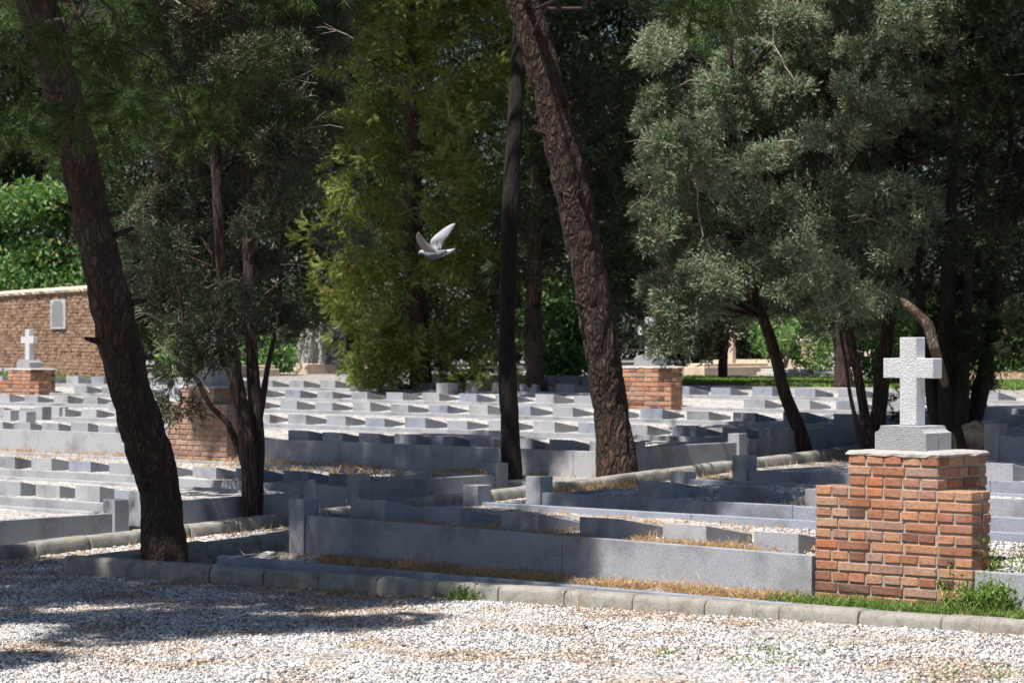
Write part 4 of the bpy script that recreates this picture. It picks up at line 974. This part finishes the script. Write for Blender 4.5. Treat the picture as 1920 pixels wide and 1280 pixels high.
# far belt of individual trees
def far_tree(i, px, t, top, bot, wid, kind, mat, lab, n=90, nt=26, droop=0.0, gap=.2, tw=14):
    gy = HY+(HC-.95)*F/t
    st = [stem_px([(px, gy+4), (px+6, gy-60), (px-4, (gy+top)/2), (px, top+60)], t)]
    poly = [(px-wid*.55, top), (px+wid*.55, top), (px+wid, (top+bot)/2), (px+wid*.8, bot), (px, bot+20), (px-wid*.8, bot), (px-wid, (top+bot)/2)]
    c = region_clumps(poly, t, 2.2, n, gap, .4, 200+i)
    make_tree('background_tree', lab, 'tree', st, [[.2, .17, .14, .08]], c, cr(len(c), .6, 1.0), kind, nt, mat, M_CYPBARK, 'trees closing the background', seed=200+i, droop=droop, limb_n=.3, scale=(.9, 1.3), twigs=tw)
FT = [(-30, 70, -200, 330, 170, 'coa', L_THUJA_D, 'dark tree filling the top left corner behind the wall'),
      (130, 72, -200, 420, 160, 'coa', L_WOOD, 'dark green tree behind the brick wall, left of the leaning pine'),
      (300, 64, -200, 640, 150, 'coa', L_THUJA_D, 'dark tree seen between the leaning pine and the cypress stems'),
      (470, 68, -250, 640, 150, 'coa', L_WOOD, 'dark tree directly behind the left cypress stems'),
      (620, 62, -250, 600, 130, 'coa', L_WOOD, 'dark green tree behind the white cross monument'),
      (780, 72, -250, 660, 170, 'coa', L_WOOD, 'green tree behind the large thuja'),
      (960, 74, -250, 660, 150, 'coa', L_THUJA_D, 'dark tree behind the straight centre trunk'),
      (1110, 66, -250, 560, 130, 'cbro', L_WOOD, 'bright leafy tree glimpsed right of the reddish pine'),
      (1300, 76, -250, 600, 160, 'coa', L_THUJA_D, 'dark tree behind the middle pedestal'),
      (1470, 70, -250, 650, 150, 'coa', L_THUJA_D, 'dark tree beyond the far gravestones'),
      (1620, 78, -250, 640, 170, 'coa', L_WOOD, 'dark tree beyond the flowering bush'),
      (1790, 68, -250, 680, 160, 'coa', L_THUJA_D, 'dark tree behind the near stone cross'),
      (1940, 72, -250, 690, 150, 'coa', L_WOOD, 'green tree at the far right edge')]
for i, (px, t, top, bot, wd, kd, mt, lb) in enumerate(FT): far_tree(i, px, t, top, bot, wd, kd, mt, lb)
# sunlit leafy bushes
def bush(poly, t, n, crad, kind, mat, lab, seed, base_px, nt=30, scale=(.8, 1.2), name='leafy_bush', tw=6):
    c = region_clumps(poly, t, 1.0, n, .3, .8, seed)
    b0 = PT(base_px[0], base_px[1], t); st = [[b0, b0+Vector((.1, 0, .5)), b0+Vector((-.1, 0, 1.2))]]
    make_tree(name, lab, 'bush', st, [[.07, .05, .03]], c, cr(len(c), crad*.8, crad*1.2), kind, nt, mat, M_TWIG, seed=seed, limb_n=.5, scale=scale, twigs=tw, droop=.6, up=.2)
bush([(-60, 400), (60, 370), (160, 360), (210, 420), (215, 545), (-60, 560)], 66, 80, .55, 'cbro', L_BROAD, 'sunlit bright green bush rising over the brick wall at the left', 301, (80, 700), nt=34, scale=(.9, 1.3), tw=12)
bush([(300, 600), (430, 600), (430, 670), (320, 680)], 56, 24, .35, 'cbro', L_BROAD, 'low leafy bush glimpsed behind the left cypress', 302, (370, 705), scale=(.6, .9))
bush([(495, 610), (525, 610), (525, 680), (495, 680)], 58, 10, .3, 'cbro', L_BROAD, 'leafy shrub left of the white cross monument', 303, (505, 700), scale=(.5, .8))
bush([(1020, 540), (1095, 560), (1095, 660), (1060, 690), (1025, 690)], 50, 30, .35, 'cbro', L_BROAD, 'hanging leafy shrub between the back trunk and the reddish pine', 304, (1055, 715), nt=26, scale=(.7, 1.1))
bush([(1400, 600), (1540, 590), (1530, 640), (1420, 650)], 60, 16, .3, 'cbro', L_BROAD, 'sparse leafy shrub in the dark beyond the far gravestones', 305, (1470, 690), nt=10, scale=(.6, .9))
bush([(1640, 590), (1720, 570), (1720, 700), (1650, 700)], 46, 26, .3, 'cbro', L_BROAD, 'pale leafy shrub between the cypress stems and the near cross', 306, (1680, 715), nt=20, scale=(.5, .8))
bush([(1830, 660), (1960, 650), (1960, 700), (1840, 705)], 60, 20, .3, 'cbro', L_BROAD, 'low sunlit hedge at the far right', 307, (1890, 712), nt=24, scale=(.6, .9))
bush([(1500, 640), (1540, 630), (1545, 690), (1500, 695)], 52, 12, .22, 'bro', L_BROAD, 'pink flowering oleander beside the far upright headstone', 308, (1520, 700), nt=30, scale=(.9, 1.3), name='oleander_bush')
P = np.array([PT(random.Random(i).uniform(1497, 1530), random.Random(i+99).uniform(633, 672), 51.3)[:] for i in range(16)])
o = mk_tris('blossom', leaves('bro', P, np.tile([[0, -1.0, .2]], (16, 1)), np.full(16, .65)), L_PETAL)
o.name = 'blossom'
for q in bpy.data.objects:
    if q.name.startswith('oleander_bush'):
        o.data.transform(Matrix.Translation(-q.location)); o.parent = q
bush([(1230, 560), (1980, 560), (1980, 690), (1230, 685)], 67, 90, .6, 'coa', L_THUJA_D, 'added dark leaf bank standing in for deep shade beyond the far gravestones', 320, (1560, 700), nt=30, name='shade_bank', tw=0)  # both leaf banks are added to fill the background with shade-dark foliage
bush([(230, 600), (760, 600), (760, 680), (230, 680)], 66, 50, .55, 'coa', L_THUJA_D, 'added dark leaf bank standing in for deep shade behind the white cross monument', 321, (640, 700), nt=30, name='shade_bank', tw=0)
# distant wood closing the view
n = 15000; Xw = rng.uniform(-26, 26, n); Yw = rng.uniform(86, 96, n); Zw = rng.uniform(.6, 17, n)
o = mk_tris('distant_wood', leaves('coa', np.stack([Xw, Yw, Zw], 1), rng.normal(0, 1, (n, 3)), rng.uniform(1.6, 2.4, n)), L_WOOD); tag(o, 'dark mass of trees closing the far background', 'wood', kind='stuff')

# broken pale trunk behind the near cross
mb = MB(); ps = [PT(x, y, 28.0) for x, y in [(1688, 560), (1704, 574), (1724, 592), (1740, 610), (1746, 632), (1754, 660)]]+[PT(1764, 690, 28.7), PT(1772, 720, 29.3)]
mb.tube(smooth_path(ps, 5), list(np.interp(np.linspace(0, 1, 36), [0, .12, .4, .7, 1], [.018, .045, .062, .055, .045])), 12)
o = mb.build('dead_trunk', M_DEADBARK, smooth=True); tag(o, 'broken pale dead trunk bent above the top of the near cross', 'dead trunk')

# ---------------------------------------------------------------- far monuments and gravestones
def mono():
    t = 60.0
    base = empty('monument', PG(560, 706, .9)); k = t/F
    base.location = PT(545, 704, t); base.rotation_euler = (0, 0, ROT); tag(base, 'pale stone monument with a white cross between two tall slabs, beyond the rows', 'monument')
    def lx(px): return (px-545)*k/U[0]*.98
    def hz(py): return (704-py)*k
    m_ = MB(); m_.box(lx(478), lx(578), 0, 1.3, -.3, hz(681)); m_.build('base', M_BEIGE, base, bev=.02)
    v = [(x, y, z) for y in (.5, .72) for x, z in [(lx(521), hz(683)), (lx(556), hz(683)), (lx(558), hz(650)), (lx(552), hz(602)), (lx(546), hz(598)), (lx(539), hz(602)), (lx(524), hz(645))]]
    m_ = MB(); nn = 7; m_.add(v, [tuple(range(nn)), tuple(range(13, 6, -1))]+[(j, j+nn, (j+1) % nn+nn, (j+1) % nn) for j in range(nn)]); m_.build('left_slab', M_PALE, base, bev=.015)
    v = [(x, y, z) for y in (.5, .72) for x, z in [(lx(580), hz(683)), (lx(615), hz(683)), (lx(613), hz(640)), (lx(605), hz(602)), (lx(585), hz(602))]]
    m_ = MB(); nn = 5; m_.add(v, [tuple(range(nn)), tuple(range(9, 4, -1))]+[(j, j+nn, (j+1) % nn+nn, (j+1) % nn) for j in range(nn)]); m_.build('right_slab', mat_granite('shaded_slab', (.045, .045, .05)), base, bev=.015)  # shade on the right slab is put into its darker stone colour
    extrude_profile([(a+lx(569), z+hz(682)) for a, z in cross_profile(.10, .36, .95, .5, .63)], .12, 'cross', M_PALE, .008, parent=base, loc=(0, .55, 0))
mono()
def ledger(px0, px1, yb, h, dep, z, mat, lab, tilt=0):
    p = PG(px0, yb, z); L = (px1-px0)*p.y/F/U[0]
    mb = MB(); mb.box(0, L, 0, dep, -.1, h); m2 = mb.box(.06, L-.06, .06, dep-.06, h-.01, h+.07)
    o = mb.build('grave_ledger', mat, loc=p, rotz=ROT, bev=.012); tag(o, lab, 'grave ledger', 'flat gravestones beyond the last row')
    return o
ledger(1282, 1318, 707, .22, 2.4, .88, M_BEIGE, 'long beige ledger stone lying right behind the middle pedestal')
ledger(1330, 1490, 694, .20, .25, .92, M_BEIGE, 'long low stone kerb behind the small thin tree')
ledger(1418, 1462, 706, .10, 2.2, .88, M_PALE, 'flat pale slab left of the leaning thin trunk')
ledger(1470, 1530, 708, .12, 2.4, .88, M_PALE, 'flat white slab in the sun before the upright headstone')
ledger(1468, 1500, 690, .40, .3, .92, M_BEIGE, 'low beige block behind the pink flowers')
ledger(1590, 1640, 702, .10, 2.0, .9, M_BEIGE, 'pale slab glimpsed between the dark cypress stems')
ledger(630, 700, 698, .12, 2.0, .9, M_BEIGE, 'beige slab right of the cross monument')
ledger(300, 390, 704, .14, 2.2, .9, M_BEIGE, 'sunlit beige slab behind the shaded left trunk')
ledger(1085, 1110, 702, .25, .3, .9, M_PALE, 'pale curved tomb edge left of the reddish pine')
p = PT(1533, 694, 55.0); mb = MB(); mb.add([(0, 0, -.2), (.52, 0, -.2), (.52, .12, -.2), (0, .12, -.2), (.0, 0, .56), (.20, 0, .58), (.22, 0, .44), (.52, 0, .46), (.0, .12, .56), (.20, .12, .58), (.22, .12, .44), (.52, .12, .46)],
        [(0, 3, 2, 1), (0, 1, 7, 6, 5, 4), (3, 8, 9, 10, 11, 2), (1, 2, 11, 7), (0, 4, 8, 3), (4, 5, 9, 8), (5, 6, 10, 9), (6, 7, 11, 10)])
o = mb.build('headstone', M_PALE, loc=p, rotz=ROT, bev=.01); tag(o, 'upright weathered white headstone between the far flowers and dark stems', 'headstone')
for (px, yb, yt, t, lab, m_) in ((1369, 692, 608, 56.0, 'tall slim beige stone cross behind the small thin tree', M_BEIGE), (1714, 700, 590, 56.0, 'tall grey cross shaft rising behind the near cross top', M_PALE), (1634, 700, 655, 62.0, 'tiny stone cross between the dark stems', M_BEIGE)):
    h = (yb-yt)*t/F; o = extrude_profile(cross_profile(.13, .42, h, h*.66, h*.66+.14), .12, 'grave_cross', m_, .008, loc=PT(px, yb, t), rotz=ROT); tag(o, lab, 'grave cross')

# ---------------------------------------------------------------- grass, litter, stones
def blades(P, h, spread=.35, wd=.006, seg=2):
    n = len(P); d = nrmz(rng.normal(0, spread, (n, 3))*np.array([1, 1, 0])+np.array([0, 0, 1.0])); s = nrmz(np.cross(d, rng.normal(0, 1, (n, 3))))
    bend = rng.normal(0, .35, (n, 3))*np.array([1, 1, 0]); hh = h[:, None]
    mid = P+d*hh*.55; tip = P+d*hh*.9+bend*hh*.6; w_ = wd*rng.uniform(.7, 1.3, n)[:, None]
    a, b = P+s*w_/2, P-s*w_/2; c, e = mid+s*w_*.4, mid-s*w_*.4
    v = np.stack([a, b, c, b, e, c, c, e, tip], 1).reshape(-1, 3); return v
def grass(name, ab_boxes, mat, hmin, hmax, lab, clump=0.0, wd=.006, spread=.35, tufts=0, thr=-1.0, gs=2.0, zoff=0.0, zfn=None):
    Vs = []
    for (a0, a1, b0, b1, n_, z_) in ab_boxes:
        a = rng.uniform(a0, a1, n_); b = rng.uniform(b0, b1, n_)
        if clump:
            k = max(1, int(n_/clump)); ca = rng.uniform(a0, a1, k); cb = rng.uniform(b0, b1, k); q = rng.integers(0, k, n_); a = ca[q]+rng.normal(0, .035, n_); b = cb[q]+rng.normal(0, .03, n_)
        keep = np.array([mnoise.noise(Vector((x*gs, y*gs, 1.3))) > thr for x, y in zip(a, b)]) if thr > -1 else np.ones(n_, bool)
        a = a[keep]; b = b[keep]; z = zground(a, b)-.01 if z_ is None else np.full(len(a), z_)
        P = np.stack([a*U[0]+b*V[0], a*U[1]+b*V[1], z], 1)
        if len(P): Vs.append(blades(P, rng.uniform(hmin, hmax, len(P)), spread, wd))
    o = mk_tris(name, np.concatenate(Vs), mat); tag(o, lab, name.replace('_', ' '), kind='stuff'); return o
grass('dry_grass', [(-14.6, -9.9, 13.52, 13.84, 14000, .01), (-14.5, -10, 13.98, 14.2, 9000, .27), (-14.5, -10, 14.3, 15.8, 3200, .29), (-13, -5, 16.7, 18.5, 1400, .36), (-14.4, -9, 16.0, 16.5, 1500, .14), (-8.6, -5, 13.5, 13.84, 900, .01)], L_DRY, .03, .10, 'low dry straw grass along the granite walls of the near plot', clump=9, wd=.0045, spread=.7, thr=-.25)
grass('dry_grass', [(-18.5, -15.4, 20.4, 22.6, 16000, None), (-27, -18.7, 21.9, 22.6, 7000, None), (-33, -26, 22.2, 22.6, 1800, None), (-26, -18.8, 18.9, 20.2, 1200, .235), (-17.8, -15, 14, 24, 2600, None), (-18.5, -15, 22.6, 27, 1500, None)], L_DRY, .05, .15, 'dry golden grass on the path by the centre trunks', clump=8, wd=.007, spread=.7, thr=-.1)
grass('tall_dry_grass', [(-14.7, -9.9, 13.55, 13.83, 120, .01), (-14.6, -12.4, 15.9, 16.5, 110, .16), (-17.5, -15, 16, 21, 160, None), (-22, -18, 22.0, 22.6, 120, None), (-12, -7, 12.6, 13.0, 60, None)], L_DRY, .12, .26, 'tall single stalks of dry seeded grass', clump=5, wd=.004, spread=.45)
grass('green_grass', [(-10.0, -8.5, 13.5, 13.80, 2600, .015), (-8.7, -7.0, 13.5, 13.85, 2600, .015), (-8.7, -7.6, 13.55, 13.8, 900, .015)], L_GRASS, .03, .10, 'fresh green grass at the foot of the near pedestal', clump=14, wd=.007, spread=.6, thr=-.35)
grass('green_grass', [(-35, -18, 36.4, 43.5, 60000, .875)], L_GRASS, .04, .10, 'strip of sunlit green grass beyond the last rows', clump=10, wd=.02, spread=.5)
grass('green_grass', [(-47.2, -43.6, 34.5, 35.5, 3200, .86), (-46, -41.5, 32.9, 33.6, 1500, .83)], L_GRASS, .08, .2, 'green weeds among the far left stones', clump=30, wd=.02, spread=.6)
grass('dry_straw', [(-40, -22, 45.5, 58, 26000, .90), (-20, -8, 35.2, 40, 5000, .87)], L_DRY, .04, .14, 'golden straw around the far gravestones', clump=8, wd=.02, spread=.9)
grass('green_sprigs', [(-9.2, -6.2, 10.6, 12.1, 5200, None)], L_GRASS, .02, .07, 'sparse green sprigs in the front gravel at the right', clump=30, wd=.008, spread=1.2, thr=.02)
# tall weeds against the pedestal's right side
def weed(a, b, z, h, n_, lab, seed, mat=L_GRASS):
    rr = random.Random(seed); t = empty('tall_weed', AB(a, b, z)); tag(t, lab, 'weed')
    mb = MB(); P = []; D = []
    for i in range(n_):
        x, y = rr.gauss(0, .07), rr.gauss(0, .06); hh = h*rr.uniform(.4, 1); d = Vector((rr.gauss(0, .22), rr.gauss(0, .2), 1)).normalized()
        ps = [Vector((x, y, -.02))+d*hh*s+Vector((rr.uniform(-.01, .01), 0, 0)) for s in (0, .35, .7, 1)]; mb.tube(ps, [.0035, .003, .002, .001], 4)
        for s in range(9): q = ps[0].lerp(ps[-1], rr.uniform(.1, 1)); P.append(q[:]); D.append((rr.gauss(0, 1), rr.gauss(0, 1), .5))
    mb.build('stems', mat, t); mk_tris('leaves', leaves('bro', np.array(P), np.array(D), rng.uniform(.25, .5, len(P))), mat, t)
    q = np.array([[rr.gauss(0, .09), rr.gauss(0, .08), 0] for _ in range(260)]); tag(mk_tris('blades', blades(q, rng.uniform(.03, .04+h*.7, 260), .5, .008), mat, t), kind='stuff')
weed(-8.66, 13.98, .06, .42, 12, 'tallest green weed leaning on the right side of the near pedestal', 1)
weed(-8.50, 13.74, .06, .22, 12, 'bushy green weed at the right front corner of the near pedestal', 2)
weed(-8.15, 14.0, .28, .22, 8, 'small arching weed on top of the short right granite wall', 3)
weed(-12.08, 13.0, -.06, .12, 5, 'small dark green seedling at the foot of the rounded front kerb', 4)
# stones of the front path, nearest ones as real chips
def chips(n_, a0, a1, b0, b1, smin, smax, zfn):
    a = rng.uniform(a0, a1, n_); b = rng.uniform(b0, b1, n_); X = a*U[0]+b*V[0]; Y = a*U[1]+b*V[1]
    k = (np.abs(X) < Y*.235) & (Y > 9.0); a, b, X, Y = a[k], b[k], X[k], Y[k]; m = len(a)
    O = np.array([(1, 0, 0), (-1, 0, 0), (0, 1, 0), (0, -1, 0), (0, 0, 1), (0, 0, -1), (.6, .6, .6), (-.6, .6, .5), (.6, -.6, .5), (-.6, -.6, .6)], float)
    O = O[:6]; Fc = np.array([(0, 2, 4), (2, 1, 4), (1, 3, 4), (3, 0, 4), (2, 0, 5), (1, 2, 5), (3, 1, 5), (0, 3, 5)])
    v = O[None]*(1+rng.normal(0, .3, (m, 6, 1)))+rng.normal(0, .22, (m, 6, 3))
    v = v*np.array([1, .75, .5])*(rng.uniform(smin, smax, m)*rng.choice([.7, 1, 1, 1.35], m))[:, None, None]
    Fm = frames(nrmz(rng.normal(0, .35, (m, 3))+np.array([0, 0, 1.0]))); v = np.einsum('nij,nkj->nki', Fm, v)
    z = zfn(a, b)+rng.uniform(-.004, .012, m)
    v += np.stack([X, Y, z], 1)[:, None]
    f = (Fc[None]+np.arange(m)[:, None, None]*6).reshape(-1, 3)
    return v.reshape(-1, 3), f
v, f = chips(460000, -17.8, -3.5, 6.0, 13.06, .007, .0155, lambda a, b: zground(a, b))
o = mk('gravel_stones', v, f, M_CHIP); tag(o, 'loose angular white and grey gravel chips of the front path', 'gravel', kind='stuff')
v1, f1 = chips(60000, -17.9, -16.3, 12, 21, .010, .020, lambda a, b: zground(a, b))
v2, f2 = chips(36000, -14.4, -7, 14.0, 15.8, .010, .018, lambda a, b: .25+.03*(b-14)/2+0*a)
v3, f3 = chips(30000, -14.3, -7, 16.8, 18.5, .010, .018, lambda a, b: .345+.05*(b-16.8)/2+0*a)
vs = [v1, v2, v3]; fs = [f1, f2+len(v1), f3+len(v1)+len(v2)]
o = mk('gravel_stones', np.concatenate(vs), np.concatenate(fs), M_CHIP); tag(o, 'loose gravel chips on the cross path and inside the near grave beds', 'gravel', kind='stuff')
# leaf litter and pine needles
def litter(n_, boxes, size, lab, name='leaf_litter', needle=False, thr=-.1):
    Vs = []
    for (a0, a1, b0, b1, fr, z_) in boxes:
        m = int(n_*fr); a = rng.uniform(a0, a1, m); b = rng.uniform(b0, b1, m)
        k = np.array([mnoise.noise(Vector((x*1.4, y*1.4, 7.3))) > thr for x, y in zip(a, b)]); a = a[k]; b = b[k]; m = len(a)
        z = (zground(a, b) if z_ is None else np.full(m, z_))+rng.uniform(.008, .022, m)
        P = np.stack([a*U[0]+b*V[0], a*U[1]+b*V[1], z], 1); d = nrmz(rng.normal(0, 1, (m, 3))*np.array([1, 1, .15])); sd_ = nrmz(rng.normal(0, .25, (m, 3))+np.array([0, 0, 1.0]))
        ln = rng.uniform(.6, 1.3, m)*size; Vs.append(leaf_tris(P, d, ln, ln*(.04 if needle else .45), sd_).reshape(-1, 3))
    o = mk_tris(name, np.concatenate(Vs), L_LITTER); tag(o, lab, name.replace('_', ' '), kind='stuff')
litter(30000, [(-17.8, -6, 8, 13.0, .55, None), (-17.9, -16.2, 12, 22, .2, None), (-14.5, -9.9, 13.5, 13.84, .1, .05), (-14.5, -7, 14, 15.8, .15, .28)], .022, 'small brown fallen leaves scattered on the gravel')
litter(40000, [(-17.8, -11, 9, 13.05, .6, None), (-17.9, -16.3, 12.5, 22, .2, None), (-16, -9, 12.5, 13.05, .2, None)], .09, 'fallen pine needles matted on the shaded gravel', 'pine_litter', True, .0)

# ---------------------------------------------------------------- pigeon in flight
def pigeon():
    t = 23.0; k = t/F; c = PT(815, 470, t)
    root = empty('pigeon', c); tag(root, 'grey pigeon in flight with raised wings before the dark trees', 'pigeon')
    def W(px, py, dy=0.0): return Vector(((px-815)*k, dy, (470-py)*k))
    m_, n, l, p = new_mat('pigeon_feather'); g = n.new('ShaderNodeTexNoise'); g.inputs['Scale'].default_value = 40
    r = ramp(n, [(.35, (.27, .27, .30)), (.65, (.38, .37, .40))]); l.new(g.outputs[0], r.inputs[0]); l.new(r.outputs[0], p.inputs['Base Color']); p.inputs['Roughness'].default_value = .8
    mdk = mat_plain('pigeon_back', (.13, .145, .18), .8, 60, .8, .001); mwh = mat_plain('pigeon_pale', (.45, .44, .48), .8, 60, .85, .001); mbar = mat_plain('pigeon_bar', (.05, .05, .07), .8); mred = mat_plain('pigeon_eye', (.35, .06, .03), .4)
    # body and head: one lofted surface
    ax = [(784.2, 478.2, .15), (785.6, 476.2, 1.5), (788, 474.0, 3.4), (791, 473.2, 4.3), (794.5, 473.8, 4.4), (798, 475, 5.2), (803, 476.3, 7.6), (809, 477, 9.2), (816, 477, 9.4), (822, 475.8, 8.2), (828, 473.6, 5.6), (834, 471.5, 3.2), (838, 470, 1.5)]
    mb = MB(); mb.tube(smooth_path([W(x, y) for x, y, _ in ax], 4), list(np.interp(np.linspace(0, len(ax)-1, (len(ax)-1)*4+1), range(len(ax)), [q[2]*k for q in ax])), 20)
    mb.build('body', mdk, root, smooth=True)
    mb = MB(); mb.tube([W(786.3, 476.3), W(784.6, 478.0), W(783.9, 479.4)], [.004, .0025, .0008], 8); mb.build('beak', mbar, root)
    def ball(c_, r_, nm, mt):
        bm = bmesh.new(); bmesh.ops.create_icosphere(bm, subdivisions=2, radius=r_); me = bpy.data.meshes.new(nm); bm.to_mesh(me); bm.free(); me.materials.append(mt)
        o = bpy.data.objects.new(nm, me); COL.objects.link(o); o.parent = root; o.location = c_
    ball(W(788.6, 474.0, -3.1*k), .0035, 'eye', mred)
    # head cap: pale shell over the head
    mb = MB(); mb.tube(smooth_path([W(786.4, 475.8), W(788, 473.4), W(791, 472.6), W(794.6, 473.4), W(797, 474.6)], 4), list(np.interp(np.linspace(0, 4, 17), range(5), [1.6*k, 3.7*k, 4.6*k, 4.5*k, 3.8*k])), 16); mb.build('head', mwh, root, smooth=True)
    def wing(lead, trail, name, mat, y0, y1, bar=None):
        # lead and trail edges as matching point rows, root to tip; depth goes y0 (root) to y1 (tip)
        n_ = len(lead); nc = 9; vs = []
        for sgn in (1, -1):
            for i in range(n_):
                s = i/(n_-1); yy = y0+(y1-y0)*s
                for j in range(nc):
                    c_ = j/(nc-1); q = W(*lead[i]).lerp(W(*trail[i]), c_); th = .0055*(1-.8*s)*math.sin(math.pi*min(1, .12+c_*.88))+.0006
                    camb = .012*math.sin(math.pi*c_)*(1-s*.5); ser = (.35*k*2 if (i*5+j) % 2 else 0)
                    q.y = yy-camb+sgn*th; vs.append(q)
        o_ = n_*nc; fs = []
        for i in range(n_-1):
            for j in range(nc-1):
                a = i*nc+j; fs.append((a, a+1, a+nc+1, a+nc)); fs.append((o_+a, o_+a+nc, o_+a+nc+1, o_+a+1))
        for i in range(n_-1):
            a = i*nc; fs.append((a, a+nc, o_+a+nc, o_+a)); a = i*nc+nc-1; fs.append((a+nc, a, o_+a, o_+a+nc))
        for j in range(nc-1):
            a = j; fs.append((a+1, a, o_+a, o_+a+1)); a = (n_-1)*nc+j; fs.append((a, a+1, o_+a+1, o_+a))
        return mk(name, vs, fs, mat, root, smooth=True)
    up = lambda L: [(750+x/12.8, 400+y/12.8) for x, y in L]
    wing(up([(800, 900), (740, 770), (715, 690), (740, 620), (830, 520), (950, 420), (1080, 320), (1200, 250), (1300, 215)]),
         up([(960, 905), (985, 860), (1010, 760), (1035, 680), (1080, 610), (1150, 540), (1215, 430), (1275, 330), (1325, 250)]), 'wing', m_, .01, .16)
    mb = MB()
    for L_ in ([(888, 640), (905, 650), (900, 720), (892, 800), (870, 800), (878, 720)], [(935, 790), (950, 790), (945, 865), (915, 865), (915, 840)]):
        P_ = up(L_); m0 = len(P_); v = [W(x, y) for x, y in P_]
        for q in v: q.y = -.012
        mb.add(v+[q+Vector((0, .004, 0)) for q in v], [tuple(range(m0)), tuple(range(2*m0-1, m0-1, -1))])
    mb.build('wing_bar', mbar, root)
    wing(up([(590, 930), (520, 850), (450, 760), (410, 660), (395, 590), (405, 540), (425, 500), (445, 475)]),
         up([(880, 960), (840, 880), (740, 770), (650, 700), (590, 620), (545, 560), (510, 510), (480, 478)]), 'wing', mat_plain('pigeon_underwing', (.34, .31, .30), .85, 60, .8, .001), -.045, -.17)
    wing(up([(870, 930), (950, 880), (1080, 875), (1190, 862), (1320, 832)]), up([(885, 1005), (960, 1062), (1050, 1020), (1200, 965), (1315, 880)]), 'tail', mwh, -.0, .03)
pigeon()
print('total tris', sum(len(m.polygons) for m in bpy.data.meshes))
